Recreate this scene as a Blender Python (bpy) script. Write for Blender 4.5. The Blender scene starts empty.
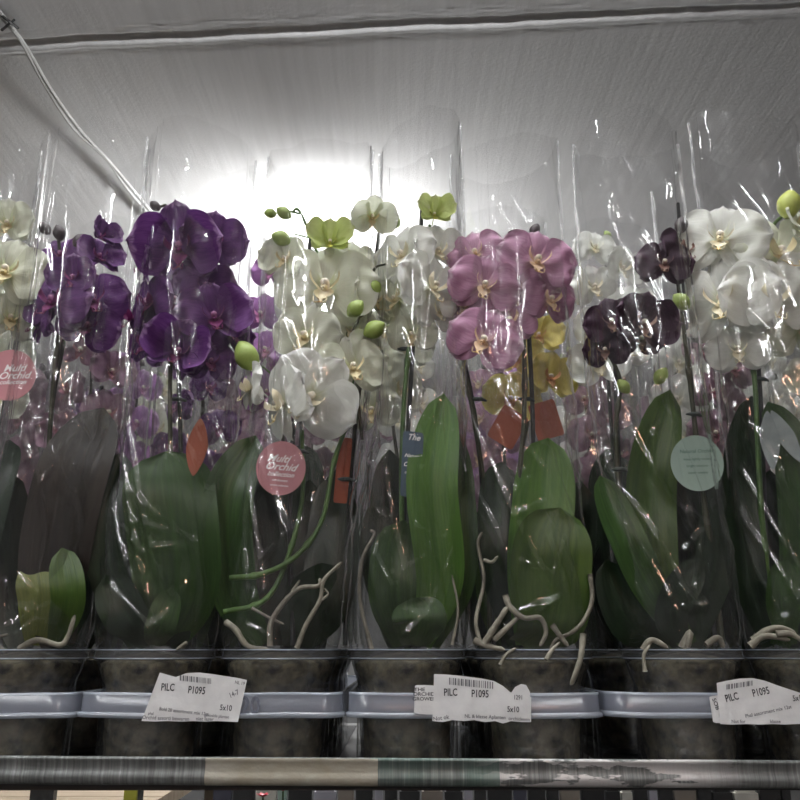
import bpy, math, random
from mathutils import Vector, Matrix, Euler, noise

SC = bpy.context.scene
COL = SC.collection
PI = math.pi
F = 858.0
PITCH = math.radians(16.2)
CP, SP = math.cos(PITCH), math.sin(PITCH)
EYE = 1.30
SHELF = 1.192
CEIL = 2.60

# ------------------------------------------------------------------ helpers
def P(px, py, Y):
    """point of the place seen at a pixel when it stands Y metres away"""
    x = (px - 400) / F; v = (400 - py) / F
    dy = CP - v * SP; dz = SP + v * CP
    s = Y / dy
    return Vector((x * s, Y, EYE + dz * s))

def Pz(px, py, z):
    x = (px - 400) / F; v = (400 - py) / F
    dy = CP - v * SP; dz = SP + v * CP
    s = (z - EYE) / dz
    return Vector((x * s, dy * s, z))

def lerp(a, b, t): return a + (b - a) * t
def clamp(x, a=0.0, b=1.0): return max(a, min(b, x))
def smooth(a, b, x):
    t = clamp((x - a) / (b - a)); return t * t * (3 - 2 * t)

class MB:
    def __init__(s): s.v = []; s.f = []; s.uv = []; s.mi = []
    def add(s, v, f, uv=None, mi=0):
        o = len(s.v)
        s.v += [tuple(p) for p in v]
        s.uv += (uv if uv else [(0.0, 0.0)] * len(v))
        for q in f:
            s.f.append(tuple(i + o for i in q)); s.mi.append(mi)
    def grid(s, rows, uvs=None, closed=False, mi=0, flip=False):
        nr, nc = len(rows), len(rows[0])
        v = [p for r in rows for p in r]
        uv = [p for r in uvs for p in r] if uvs else None
        f = []
        for i in range(nr - 1):
            for j in range(nc if closed else nc - 1):
                k = (j + 1) % nc
                q = (i * nc + j, i * nc + k, (i + 1) * nc + k, (i + 1) * nc + j)
                f.append(q[::-1] if flip else q)
        s.add(v, f, uv, mi)
    def box(s, a, b, mi=0):
        (x0, y0, z0), (x1, y1, z1) = a, b
        v = [(x0,y0,z0),(x1,y0,z0),(x1,y1,z0),(x0,y1,z0),(x0,y0,z1),(x1,y0,z1),(x1,y1,z1),(x0,y1,z1)]
        f = [(0,3,2,1),(4,5,6,7),(0,1,5,4),(1,2,6,5),(2,3,7,6),(3,0,4,7)]
        s.add(v, f, None, mi)
    def tube(s, pts, rad, n=8, mi=0, caps=True):
        rows = []; uvs = []
        m = len(pts)
        if not hasattr(rad, '__len__'): rad = [rad] * m
        up = Vector((0.13, 0.97, 0.2))
        for i, p in enumerate(pts):
            t = (pts[min(i + 1, m - 1)] - pts[max(i - 1, 0)])
            t = t.normalized() if t.length > 1e-9 else Vector((0, 0, 1))
            a = t.cross(up)
            if a.length < 1e-3: a = t.cross(Vector((1, 0, 0)))
            a.normalize(); b = a.cross(t); up = b
            rows.append([p + (a * math.cos(2*PI*j/n) + b * math.sin(2*PI*j/n)) * rad[i] for j in range(n)])
            uvs.append([(i / max(1, m - 1), j / n) for j in range(n)])
        o = len(s.v)
        s.grid(rows, uvs, closed=True, mi=mi)
        if caps:
            s.f.append(tuple(o + j for j in range(n))); s.mi.append(mi)
            s.f.append(tuple(o + (m - 1) * n + j for j in reversed(range(n)))); s.mi.append(mi)
    def mesh(s, name, mats=(), smooth_=True):
        me = bpy.data.meshes.new(name)
        me.from_pydata(s.v, [], s.f)
        uvl = me.uv_layers.new(name='UVMap')
        li = [0] * len(me.loops); me.loops.foreach_get('vertex_index', li)
        flat = [c for i in li for c in s.uv[i]]
        uvl.data.foreach_set('uv', flat)
        me.polygons.foreach_set('use_smooth', [smooth_] * len(s.f))
        me.polygons.foreach_set('material_index', s.mi)
        for m in mats: me.materials.append(m)
        me.update()
        return me

def link(name, me, parent=None, loc=None):
    o = bpy.data.objects.new(name, me); COL.objects.link(o)
    if parent: o.parent = parent
    if loc is not None: o.location = loc
    return o

def empty(name, loc=(0,0,0), rz=0):
    o = bpy.data.objects.new(name, None); COL.objects.link(o)
    o.location = loc; o.rotation_euler = (0, 0, rz); o.empty_display_size = .02
    return o

def tag(o, label=None, cat=None, group=None, kind=None):
    if label: o['label'] = label
    if cat: o['category'] = cat
    if group: o['group'] = group
    if kind: o['kind'] = kind
    return o

def spline(pts, n=6):
    """Catmull-Rom through pts"""
    pts = [Vector(p) for p in pts]
    if len(pts) < 3:
        a, b = pts[0], pts[-1]
        return [a.lerp(b, i / n) for i in range(n + 1)]
    out = []
    e = [pts[0] * 2 - pts[1]] + pts + [pts[-1] * 2 - pts[-2]]
    for i in range(1, len(e) - 2):
        p0, p1, p2, p3 = e[i-1], e[i], e[i+1], e[i+2]
        for k in range(n):
            t = k / n
            out.append(0.5 * ((2*p1) + (-p0+p2)*t + (2*p0-5*p1+4*p2-p3)*t*t + (-p0+3*p1-3*p2+p3)*t**3))
    out.append(pts[-1].copy())
    return out

# ------------------------------------------------------------------ materials
def nt(name):
    m = bpy.data.materials.new(name); m.use_nodes = True
    t = m.node_tree
    for n in list(t.nodes): t.nodes.remove(n)
    out = t.nodes.new('ShaderNodeOutputMaterial')
    return m, t, out
def N(t, typ, **kw):
    n = t.nodes.new(typ)
    for k, v in kw.items():
        if k in n.inputs: n.inputs[k].default_value = v
        else: setattr(n, k, v)
    return n
def L(t, a, ao, b, bi): t.links.new(a.outputs[ao], b.inputs[bi])
def c4(c): return (c[0], c[1], c[2], 1.0)

def ramp(t, stops, interp='LINEAR'):
    r = t.nodes.new('ShaderNodeValToRGB'); r.color_ramp.interpolation = interp
    e = r.color_ramp.elements
    while len(e) < len(stops): e.new(0.5)
    for el, (p, c) in zip(e, stops): el.position = p; el.color = c4(c)
    return r

def mat_plain(name, c1, c2=None, rough=.5, scale=30, bump=0., metal=0., bscale=None, stretch=(1,1,1), detail=4, spec=.5):
    m, t, out = nt(name)
    b = N(t, 'ShaderNodeBsdfPrincipled', Roughness=rough, Metallic=metal)
    b.inputs['Specular IOR Level'].default_value = spec
    tc = N(t, 'ShaderNodeTexCoord'); mp = N(t, 'ShaderNodeMapping'); mp.inputs['Scale'].default_value = stretch
    L(t, tc, 'Object', mp, 'Vector')
    no = N(t, 'ShaderNodeTexNoise', Scale=scale, Detail=detail); L(t, mp, 0, no, 'Vector')
    r = ramp(t, [(.3, c1), (.7, c2 or c1)]); L(t, no, 0, r, 0); L(t, r, 0, b, 'Base Color')
    if bump:
        n2 = N(t, 'ShaderNodeTexNoise', Scale=bscale or scale, Detail=5); L(t, mp, 0, n2, 'Vector')
        bp = N(t, 'ShaderNodeBump', Strength=bump, Distance=.002); L(t, n2, 0, bp, 'Height'); L(t, bp, 0, b, 'Normal')
    L(t, b, 0, out, 0)
    return m

def mat_petal(name, centre, mid, edge, vein, veinamt=.35, translucent=.35):
    m, t, out = nt(name)
    uv = N(t, 'ShaderNodeUVMap')
    sp = N(t, 'ShaderNodeSeparateXYZ'); L(t, uv, 0, sp, 0)
    no0 = N(t, 'ShaderNodeTexNoise', Scale=5., Detail=2.); L(t, uv, 0, no0, 'Vector')
    ad = N(t, 'ShaderNodeMath', operation='MULTIPLY_ADD'); L(t, no0, 0, ad, 0); ad.inputs[1].default_value = .25
    L(t, sp, 0, ad, 2)
    r = ramp(t, [(.1, centre), (.35, mid), (.95, mid), (1.12 if False else 1.0, edge)]); L(t, ad, 0, r, 0)
    mp = N(t, 'ShaderNodeMapping'); mp.inputs['Scale'].default_value = (1.6, 22, 1); L(t, uv, 0, mp, 0)
    no = N(t, 'ShaderNodeTexNoise', Scale=1., Detail=2., Distortion=.6); L(t, mp, 0, no, 'Vector')
    vr = ramp(t, [(.42, (1,1,1)), (.5, (0,0,0)), (.58, (1,1,1))]); L(t, no, 0, vr, 0)
    mm = N(t, 'ShaderNodeMath', operation='MULTIPLY_ADD'); L(t, vr, 0, mm, 0)
    mm.inputs[1].default_value = -veinamt; mm.inputs[2].default_value = veinamt
    mix = N(t, 'ShaderNodeMix', data_type='RGBA'); L(t, mm, 0, mix, 'Factor')
    L(t, r, 0, mix, 6); mix.inputs[7].default_value = c4(vein)
    bp = N(t, 'ShaderNodeBump', Strength=.35, Distance=.001); L(t, no, 0, bp, 'Height')
    b = N(t, 'ShaderNodeBsdfPrincipled', Roughness=.55); b.inputs['Specular IOR Level'].default_value = .25
    L(t, mix, 2, b, 'Base Color'); L(t, bp, 0, b, 'Normal')
    tr = N(t, 'ShaderNodeBsdfTranslucent'); L(t, mix, 2, tr, 0); L(t, bp, 0, tr, 'Normal')
    ms = N(t, 'ShaderNodeMixShader'); ms.inputs[0].default_value = translucent
    L(t, b, 0, ms, 1); L(t, tr, 0, ms, 2); L(t, ms, 0, out, 0)
    return m

def mat_leaf(name, c1, c2, rib, rough=.38, tr=.12):
    m, t, out = nt(name)
    uv = N(t, 'ShaderNodeUVMap'); sp = N(t, 'ShaderNodeSeparateXYZ'); L(t, uv, 0, sp, 0)
    mp = N(t, 'ShaderNodeMapping'); mp.inputs['Scale'].default_value = (3, 14, 1); L(t, uv, 0, mp, 0)
    no = N(t, 'ShaderNodeTexNoise', Scale=1.2, Detail=5.); L(t, mp, 0, no, 'Vector')
    r = ramp(t, [(.3, c1), (.75, c2)]); L(t, no, 0, r, 0)
    d = N(t, 'ShaderNodeMath', operation='SUBTRACT'); L(t, sp, 1, d, 0); d.inputs[1].default_value = .5
    a = N(t, 'ShaderNodeMath', operation='ABSOLUTE'); L(t, d, 0, a, 0)
    rr = ramp(t, [(0.0, (1,1,1)), (.035, (0,0,0))]); L(t, a, 0, rr, 0)
    mu = N(t, 'ShaderNodeMath', operation='MULTIPLY'); L(t, rr, 0, mu, 0); mu.inputs[1].default_value = .55
    mix = N(t, 'ShaderNodeMix', data_type='RGBA'); L(t, mu, 0, mix, 'Factor'); L(t, r, 0, mix, 6)
    mix.inputs[7].default_value = c4(rib)
    bp = N(t, 'ShaderNodeBump', Strength=.25, Distance=.001); L(t, no, 0, bp, 'Height')
    b = N(t, 'ShaderNodeBsdfPrincipled', Roughness=rough); L(t, mix, 2, b, 'Base Color'); L(t, bp, 0, b, 'Normal')
    tl = N(t, 'ShaderNodeBsdfTranslucent'); L(t, mix, 2, tl, 0)
    ms = N(t, 'ShaderNodeMixShader'); ms.inputs[0].default_value = tr
    L(t, b, 0, ms, 1); L(t, tl, 0, ms, 2); L(t, ms, 0, out, 0)
    return m

def mat_film(name, haze=.03, refl=1.5, rough=.06, tint=(.97,.97,.97), bump=.25, hazec=(.85,.87,.9), bscale=(26,26,3.5), crumple=0.):
    m, t, out = nt(name)
    tc = N(t, 'ShaderNodeTexCoord'); mp = N(t, 'ShaderNodeMapping'); mp.inputs['Scale'].default_value = bscale
    L(t, tc, 'Object', mp, 0)
    no = N(t, 'ShaderNodeTexNoise', Scale=1., Detail=3., Distortion=.8); L(t, mp, 0, no, 'Vector')
    m9 = N(t, 'ShaderNodeMapping'); m9.inputs['Scale'].default_value = (38, 38, 24); L(t, tc, 'Object', m9, 0)
    n9 = N(t, 'ShaderNodeTexNoise', Scale=1., Detail=2.); L(t, m9, 0, n9, 'Vector')
    s9 = N(t, 'ShaderNodeMath', operation='SUBTRACT'); L(t, n9, 0, s9, 0); s9.inputs[1].default_value = .5
    a9 = N(t, 'ShaderNodeMath', operation='ABSOLUTE'); L(t, s9, 0, a9, 0)
    k9 = N(t, 'ShaderNodeMath', operation='MULTIPLY_ADD'); L(t, a9, 0, k9, 0); L(t, no, 0, k9, 2)
    z9 = N(t, 'ShaderNodeSeparateXYZ'); L(t, tc, 'Object', z9, 0)
    r9 = N(t, 'ShaderNodeMapRange'); L(t, z9, 2, r9, 0); r9.inputs[1].default_value = .22; r9.inputs[2].default_value = .45; r9.inputs[3].default_value = crumple; r9.inputs[4].default_value = crumple * .15; L(t, r9, 0, k9, 1)
    bp = N(t, 'ShaderNodeBump', Strength=bump, Distance=.01); L(t, k9, 0, bp, 'Height')
    fr = N(t, 'ShaderNodeLayerWeight', Blend=.5); L(t, bp, 0, fr, 'Normal')
    pw = N(t, 'ShaderNodeMath', operation='POWER'); L(t, fr, 1, pw, 0); pw.inputs[1].default_value = 4.5
    mu = N(t, 'ShaderNodeMath', operation='MULTIPLY_ADD', use_clamp=True); L(t, pw, 0, mu, 0)
    mu.inputs[1].default_value = min(.9, .55 * refl); mu.inputs[2].default_value = .045 * refl
    tr = N(t, 'ShaderNodeBsdfTransparent'); tr.inputs[0].default_value = c4(tint)
    df = N(t, 'ShaderNodeBsdfDiffuse'); df.inputs[0].default_value = c4(hazec)
    tl = N(t, 'ShaderNodeBsdfTranslucent'); tl.inputs[0].default_value = c4(hazec)
    hz = N(t, 'ShaderNodeMixShader'); hz.inputs[0].default_value = .5; L(t, df, 0, hz, 1); L(t, tl, 0, hz, 2)
    m1 = N(t, 'ShaderNodeMixShader'); m1.inputs[0].default_value = haze; L(t, tr, 0, m1, 1); L(t, hz, 0, m1, 2)
    gl = N(t, 'ShaderNodeBsdfGlossy', Roughness=rough); L(t, bp, 0, gl, 'Normal')
    m2 = N(t, 'ShaderNodeMixShader'); L(t, mu, 0, m2, 0); L(t, m1, 0, m2, 1); L(t, gl, 0, m2, 2)
    L(t, m2, 0, out, 0)
    return m

def mat_emit(name, c, s):
    m, t, out = nt(name); e = N(t, 'ShaderNodeEmission', Strength=s); e.inputs[0].default_value = c4(c)
    L(t, e, 0, out, 0); return m

M = {}
M['film'] = mat_film('sleeve_film', haze=.018, refl=2.0, rough=.04, bump=.12, crumple=1.8, tint=(.985,.985,.985))
M['seam'] = mat_film('sleeve_seam_film', haze=.16, refl=3.2, rough=.16, bump=.2, bscale=(40,40,160))
M['pot'] = mat_film('pot_plastic', haze=.05, refl=1.6, rough=.12, tint=(.80,.81,.82), bump=.03, hazec=(.45,.47,.5))
M['rim'] = mat_film('pot_rim_plastic', haze=.20, refl=2.2, rough=.12, tint=(.8,.8,.8), bump=.03, hazec=(.5,.5,.5))
M['tray'] = mat_film('tray_plastic', haze=.6, refl=1.3, rough=.2, tint=(.85,.88,.95), bump=.06, hazec=(.52,.56,.66))
M['tray_lip'] = mat_film('tray_lip_plastic', haze=.8, refl=2.0, rough=.14, tint=(.85,.88,.95), bump=.04, hazec=(.55,.60,.68))
M['emboss'] = mat_plain('embossed_plastic', (.10,.11,.14), (.22,.24,.3), rough=.25)
M['bark'] = mat_plain('bark_mix', (.012,.010,.008), (.24,.21,.13), rough=.85, scale=85, bump=.8, bscale=70, detail=6)
M['root'] = mat_plain('aerial_root_skin', (.13,.12,.09), (.27,.255,.20), rough=.7, scale=90, bump=.2)
M['stem'] = mat_plain('flower_stem_green', (.04,.10,.018), (.085,.17,.03), rough=.5, scale=40)
M['stemdark'] = mat_plain('flower_stem_dark', (.028,.035,.016), (.06,.055,.03), rough=.55, scale=40)
M['stake'] = mat_plain('stake_black', (.012,.013,.013), (.03,.032,.032), rough=.5, scale=80)
M['clip'] = mat_plain('clip_dark', (.02,.03,.025), rough=.4)
M['bud'] = mat_plain('bud_green', (.20,.30,.05), (.36,.44,.13), rough=.5, scale=60)
M['buddark'] = mat_plain('bud_dark', (.03,.022,.03), (.09,.07,.07), rough=.5, scale=60)
M['budlime'] = mat_plain('bud_lime', (.36,.44,.06), (.55,.58,.16), rough=.5, scale=60)
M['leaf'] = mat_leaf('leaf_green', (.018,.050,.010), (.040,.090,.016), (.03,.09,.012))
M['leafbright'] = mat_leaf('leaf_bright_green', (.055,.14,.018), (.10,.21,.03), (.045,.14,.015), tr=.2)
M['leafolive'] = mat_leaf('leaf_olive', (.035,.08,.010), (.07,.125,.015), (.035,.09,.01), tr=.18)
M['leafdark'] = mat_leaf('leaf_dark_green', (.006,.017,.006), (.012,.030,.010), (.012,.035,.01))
M['leafpurple'] = mat_leaf('leaf_purple_brown', (.016,.013,.011), (.032,.026,.018), (.018,.014,.012))
M['leafyellow'] = mat_leaf('leaf_yellow_green', (.09,.12,.015), (.16,.19,.03), (.06,.08,.01))
M['column'] = mat_plain('column_cream', (.75,.66,.5), (.85,.8,.7), rough=.5)
M['column_purple'] = mat_plain('column_purple', (.25,.05,.2), (.45,.2,.35), rough=.5)
M['paper'] = mat_plain('paper_white', (.66,.66,.66), (.74,.74,.73), rough=.85, scale=60, bump=.25, bscale=140)
M['ink'] = mat_plain('ink_dark', (.03,.03,.035), rough=.8)
M['inkgrey'] = mat_plain('ink_grey', (.16,.16,.17), rough=.8)
M['inkwhite'] = mat_plain('ink_white', (.85,.82,.82), rough=.7)
M['tagpink'] = mat_plain('tag_card_pink', (.45,.19,.21), (.52,.23,.25), rough=.7, scale=8)
M['tagorange'] = mat_plain('tag_card_orange', (.28,.075,.04), (.34,.095,.05), rough=.7, scale=8)
M['tagblue'] = mat_plain('tag_card_navy', (.045,.075,.11), (.06,.095,.13), rough=.7, scale=8)
M['tagmint'] = mat_plain('tag_card_mint', (.24,.33,.28), (.29,.38,.32), rough=.7, scale=8)
M['taggrey'] = mat_plain('tag_card_grey', (.20,.24,.235), (.32,.36,.35), rough=.7, scale=60)
M['tagred'] = mat_plain('tag_card_red_brown', (.25,.05,.02), (.35,.08,.03), rough=.7, scale=8)

# petals: name -> (petal, sepal, lip, callus)
def pal(n, c, m_, e, v, lip, lip2, va=.3, tr=.35, column='column'):
    return dict(petal=mat_petal('petal_' + n, c, m_, e, v, va, tr),
                lip=mat_petal('lip_' + n, lip2, lip, lip, lip2, .3, .2), column=M[column])
PAL = {
 'white': pal('white', (.62,.66,.38), (.86,.87,.82), (.90,.90,.88), (.66,.70,.58), (.85,.80,.62), (.80,.55,.05), .22, .4),
 'cream': pal('cream', (.55,.62,.22), (.78,.80,.66), (.84,.85,.76), (.60,.66,.45), (.80,.72,.45), (.55,.22,.03), .25, .4),
 'green': pal('green', (.35,.45,.05), (.58,.66,.24), (.68,.72,.38), (.40,.50,.12), (.55,.55,.1), (.45,.3,.02), .35, .4),
 'yellow': pal('yellow', (.60,.50,.06), (.74,.64,.17), (.78,.70,.28), (.60,.45,.08), (.6,.3,.1), (.5,.15,.03), .25, .4),
 'pink': pal('pink', (.80,.70,.56), (.52,.29,.42), (.68,.50,.60), (.36,.12,.26), (.76,.56,.40), (.72,.48,.05), .45, .3),
 'lilac': pal('lilac', (.62,.42,.62), (.50,.26,.56), (.62,.42,.66), (.36,.12,.42), (.5,.2,.4), (.4,.1,.2), .35, .35),
 'purple': pal('purple', (.24,.07,.23), (.145,.050,.195), (.34,.20,.39), (.075,.018,.12), (.18,.02,.14), (.42,.14,.12), .55, .25, 'column_purple'),
 'dark': pal('dark', (.10,.05,.06), (.040,.016,.034), (.11,.065,.10), (.015,.005,.012), (.20,.10,.09), (.5,.34,.16), .5, .12),
 'mauve': pal('mauve', (.55,.42,.36), (.36,.22,.29), (.45,.33,.38), (.22,.09,.15), (.3,.1,.15), (.4,.2,.05), .4, .3),
}

# ------------------------------------------------------------------ flower meshes (unit diameter, facing -Y)
def petal_grid(mb, ang, Ln, W, prof, cup, y0, seed, ruffle=.02, tipcurl=0., nu=12, nv=9, twist=0.):
    d = Vector((math.sin(ang), 0, math.cos(ang))); s = Vector((math.cos(ang), 0, -math.sin(ang)))
    rows = []; uvs = []
    for i in range(nu + 1):
        u = i / nu; w = W * prof(u); r = []; uu = []
        for j in range(nv):
            v = -1 + 2 * j / (nv - 1)
            # rounded outline: the far end bows
            p = d * (Ln * u * (1 - .05 * v * v * u)) + s * (w * v)
            rf = ruffle * (noise.noise(Vector((u * 3 + seed, v * 2.2, seed * 1.7)))) * (0.3 + u)
            y = y0 - cup * (u ** 1.6) * .5 - cup * .25 * (v * v) * math.sin(PI * min(1, u)) + rf * 2.2 + tipcurl * u ** 3 + twist * v * u * .1
            y += .035 * math.sin(PI * u) * -1 + .03 * v * v * u
            p = p + Vector((0, y, 0))
            r.append(p); uu.append((u, .5 + .5 * v))
        rows.append(r); uvs.append(uu)
    mb.grid(rows, uvs)

def prof_petal(u):
    return (.10 + .90 * smooth(0, .40, u)) * math.sqrt(max(0.0, 1 - max(0, (u - .50) / .50) ** 2.2)) + .004
def prof_sepal(u):
    return (.30 + .70 * math.sin(PI * min(1, u / .55) / 2)) * math.sqrt(max(0.0, 1 - max(0, (u - .50) / .50) ** 2)) + .004

def flower_meshes(kind, seed, palette):
    """returns sepal mesh, [petal meshes], lip mesh, column mesh"""
    cup = {'open': .02, 'wavy': -.05, 'cupped': .42, 'closed': .95, 'droop': -.30}[kind]
    pm = palette['petal']
    sb = MB()
    for k, (a, Ln, W) in enumerate(((0, .47, .19), (PI * .70, .46, .17), (-PI * .70, .46, .17))):
        petal_grid(sb, a, Ln, W, prof_sepal, cup * .75, .05, seed + k, .02, tipcurl=.04)
    # pedicel behind
    sb.tube(spline([Vector((0, .04, 0)), Vector((0, .14, -.03)), Vector((0, .26, -.12))], 4), .013, 6)
    pms = []
    for sgn in (1, -1):
        pb = MB()
        petal_grid(pb, sgn * PI * .45, .51, .32, prof_petal, cup + .03 * sgn, 0, seed + 5 + sgn, .035, nu=14, nv=11)
        pms.append(pb.mesh('petal', [pm]))
    lb = MB()
    # mid lobe
    rows = []; uvs = []
    for i in range(8):
        u = i / 7; w = .085 * (0.35 + math.sin(PI * u) ** .8) * (1 - .45 * u)
        r = []; uu = []
        for j in range(7):
            v = -1 + j / 3
            r.append(Vector((w * v, -.05 - .16 * u + .05 * u * u + .05 * v * v * (1 - u), -.04 - .17 * u + .04 * v * v)))
            uu.append((1 - u * .9, .5 + .5 * v))
        rows.append(r); uvs.append(uu)
    lb.grid(rows, uvs)
    for sgn in (1, -1):   # side lobes standing up round the column, and tendrils
        rows = []; uvs = []
        for i in range(7):
            u = i / 6; w = .055 * math.sin(PI * (.15 + .8 * u))
            r = []; uu = []
            for j in range(5):
                v = -1 + j / 2
                r.append(Vector((sgn * (.03 + .10 * math.sin(u * 1.9)), -.07 - .09 * u + w * v, -.05 + .15 * u + .02 * v)))
                uu.append((.9 - .8 * u * 0, .5 + .5 * v))
            rows.append(r); uvs.append(uu)
        lb.grid(rows, uvs)
        lb.tube(spline([Vector((sgn * .01, -.16, -.20)), Vector((sgn * .05, -.21, -.22)), Vector((sgn * .06, -.20, -.16))], 4), [.008]*8 + [.003], 5)
    # callus
    lb.tube([Vector((0, -.05, -.03)), Vector((0, -.10, -.035)), Vector((0, -.125, -.05))], [.028, .034, .012], 7)
    cb = MB()
    cb.tube(spline([Vector((0, .02, 0)), Vector((0, -.05, .025)), Vector((0, -.10, .012)), Vector((0, -.115, -.005))], 3),
            [.03, .032, .034, .036, .038, .04, .04, .036, .026, .01], 9)
    return (sb.mesh('flower', [pm]), pms, lb.mesh('lip', [palette['lip']]), cb.mesh('column', [palette['column']]))

FM = {}
def get_fm(kind, pn, var=0):
    k = (kind, pn, var)
    if k not in FM: FM[k] = flower_meshes(kind, hash_(kind) + var * 7.3, PAL[pn])
    return FM[k]
def hash_(s): return sum(ord(c) * (i + 1) for i, c in enumerate(s)) % 97 * .37

def put_flower(root, pos, diam, yaw, pitch, roll, kind, pn, rng, lite=False):
    me, pms, lip, cm = get_fm(kind, pn, rng.randrange(3))
    fl = link('flower', me, root)
    fl.location = pos - root.location
    fl.rotation_euler = Euler((math.radians(pitch), math.radians(roll), math.radians(yaw)), 'YXZ')
    fl.scale = (diam, diam, diam)
    for p in pms: link('petal', p, fl)
    link('lip', lip, fl); link('column', cm, fl)
    return fl

def bud_mesh(mat, nm='bud'):
    mb = MB()
    pts = []; rad = []
    for i in range(11):
        u = i / 10
        pts.append(Vector((.05 * math.sin(u * 2), 0, u))); rad.append(.40 * math.sin(PI * (0.02 + .96 * u)) ** .7 * (1 - .12 * u) + .004)
    mb.tube(pts, rad, 12)
    me = mb.mesh(nm, [mat])
    for v in me.vertices:   # shallow seams between the closed sepals
        a = math.atan2(v.co.y, v.co.x - .05)
        k = 1 - .10 * abs(math.cos(1.5 * a)) ** 6
        v.co.x *= k; v.co.y *= k
    return me
BUD = {k: bud_mesh(M[k]) for k in ('bud', 'buddark', 'budlime')}

def put_bud(root, pos, size, tilt, lean, mat):
    b = link('bud', BUD[mat], root); b.location = pos - root.location
    b.scale = (size,) * 3; b.rotation_euler = (math.radians(lean), math.radians(tilt), 0)
    return b

# ------------------------------------------------------------------ plant organs
def leaf_mesh(pts, W, mat, fold=.18, side=None, wav=0., seed=0, base=.5):
    c = spline(pts, 7); n = len(c)
    mb = MB(); top = []; bot = []; uvs = []
    nv = 9
    for i, p in enumerate(c):
        u = i / (n - 1)
        t = (c[min(i + 1, n - 1)] - c[max(0, i - 1)]).normalized()
        s = side.copy() if side is not None else Vector((1, 0, 0))
        s = (s - t * s.dot(t)).normalized()
        nn = s.cross(t)
        w = W * (base + (1 - base) * math.sin(PI / 2 * min(1, u / .55)))
        if u > .66: w *= math.sqrt(max(0, 1 - ((u - .66) / .34) ** 2.3))
        w = max(w, .0008)
        ra, rb, ru = [], [], []
        for j in range(nv):
            v = -1 + 2 * j / (nv - 1)
            off = nn * (-(fold * w * (1 - abs(v) ** 1.3)) + wav * W * noise.noise(Vector((u * 3.1 + seed, v + seed, seed))))
            q = p + s * (w * v * (1 - .02 * abs(v))) + off
            ra.append(q); th = .0011 * (1.1 - abs(v)); rb.append(q - nn * (-th)); ru.append((u, .5 + .5 * v))
        top.append(ra); bot.append(rb); uvs.append(ru)
    mb.grid(top, uvs); mb.grid(bot, uvs, flip=True)
    return mb.mesh('leaf', [mat])

def rel(pts, o): return [p - o for p in pts]

def stem_obj(root, pts, r0, r1, mat, name='flower_stem', nodes=True):
    c = spline(rel(pts, root.location), 8); n = len(c)
    rad = [lerp(r0, r1, i / (n - 1)) for i in range(n)]
    if nodes:
        for k in range(6, n - 3, 13):
            rad[k] *= 1.45
            rad[k + 1] *= 1.2
    mb = MB(); mb.tube(c, rad, 8)
    return link(name, mb.mesh(name, [mat]), root)

def stake_obj(root, a, b, mid=None):
    mb = MB(); pts = [a, mid, b] if mid is not None else [a, b]
    c = spline(rel(pts, root.location), 6)
    rad = [.0024] * len(c); rad[-1] = .0018
    mb.tube(c, rad, 8)
    return link('stake', mb.mesh('stake', [M['stake']]), root)

def root_obj(root, pts, r=.0028):
    c = spline(rel(pts, root.location), 6); n = len(c)
    rad = [r * (1 - .35 * (i / (n - 1))) * (1 + .18 * noise.noise(c[i] * 160)) for i in range(n)]
    rad[-1] *= .4
    mb = MB(); mb.tube(c, rad, 7)
    return link('aerial_root', mb.mesh('aerial_root', [M['root']]), root)

# ------------------------------------------------------------------ pots, bark
POT_H = .106
def lathe(mb, prof, n=48, mi=0):
    rows = [[Vector((r * math.cos(2*PI*j/n), r * math.sin(2*PI*j/n), z)) for j in range(n)] for r, z in prof]
    uvs = [[(j / n, i / (len(prof) - 1)) for j in range(n)] for i in range(len(prof))]
    mb.grid(rows, uvs, closed=True, mi=mi)

def pot_meshes():
    a = MB()
    lathe(a, [(.001,.002), (.030,.002), (.0430,.0), (.0437,.003), (.0475, .072), (.0542, .094), (.0548,.0965)])
    a_ = a.mesh('pot', [M['pot']])
    r = MB()
    lathe(r, [(.0548,.0965), (.0570,.0968), (.0573,.0985), (.0574,POT_H-.0015), (.0585,POT_H-.001), (.0585,POT_H), (.0562,POT_H), (.0560,.0985), (.0545,.0965)])
    for rr, zz in ((.0586, POT_H), (.0580, .0982)):  # beads in paler plastic stand in for the thin highlight lines on the rim
        n = 64; rows = []
        for k in range(n + 1):
            an = 2 * PI * k / n; ca, sa = math.cos(an), math.sin(an)
            rows.append([Vector(((rr + .0006 * math.cos(2*PI*j/6)) * ca, (rr + .0006 * math.cos(2*PI*j/6)) * sa, zz + .0006 * math.sin(2*PI*j/6))) for j in range(6)])
        r.grid(rows, None, closed=True, mi=1)
    r_ = r.mesh('pot_rim', [M['rim'], M['tray_lip']])
    b = MB()
    rows = []; n = 72
    prof = [(.002,.005), (.040,.005), (.0418,.010)] + [(.0418 + .0042 * t + .0063 * smooth(.7, 1, t), .010 + .083 * t) for t in [k / 16 for k in range(1, 17)]] + [(.047,.0965), (.034,.100), (.018,.1035), (.001,.104)]
    for r0, z in prof:
        row = []
        for j in range(n):
            an = 2 * PI * j / n
            q = Vector((r0 * math.cos(an), r0 * math.sin(an), z))
            k = noise.noise(q * 95) * .0022 + noise.noise(q * 210) * .0014
            row.append(q + Vector((math.cos(an), math.sin(an), .8 if z > .095 else 0)) * (k - .0012))
        rows.append(row)
    b.grid(rows, None, closed=True)
    return a_, r_, b.mesh('bark_mix', [M['bark']])
POTM = pot_meshes()
def put_pot(root):
    p = link('pot', POTM[0], root); link('rim', POTM[1], p)
    b = link('bark_mix', POTM[2], root); b['kind'] = 'stuff'

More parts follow.
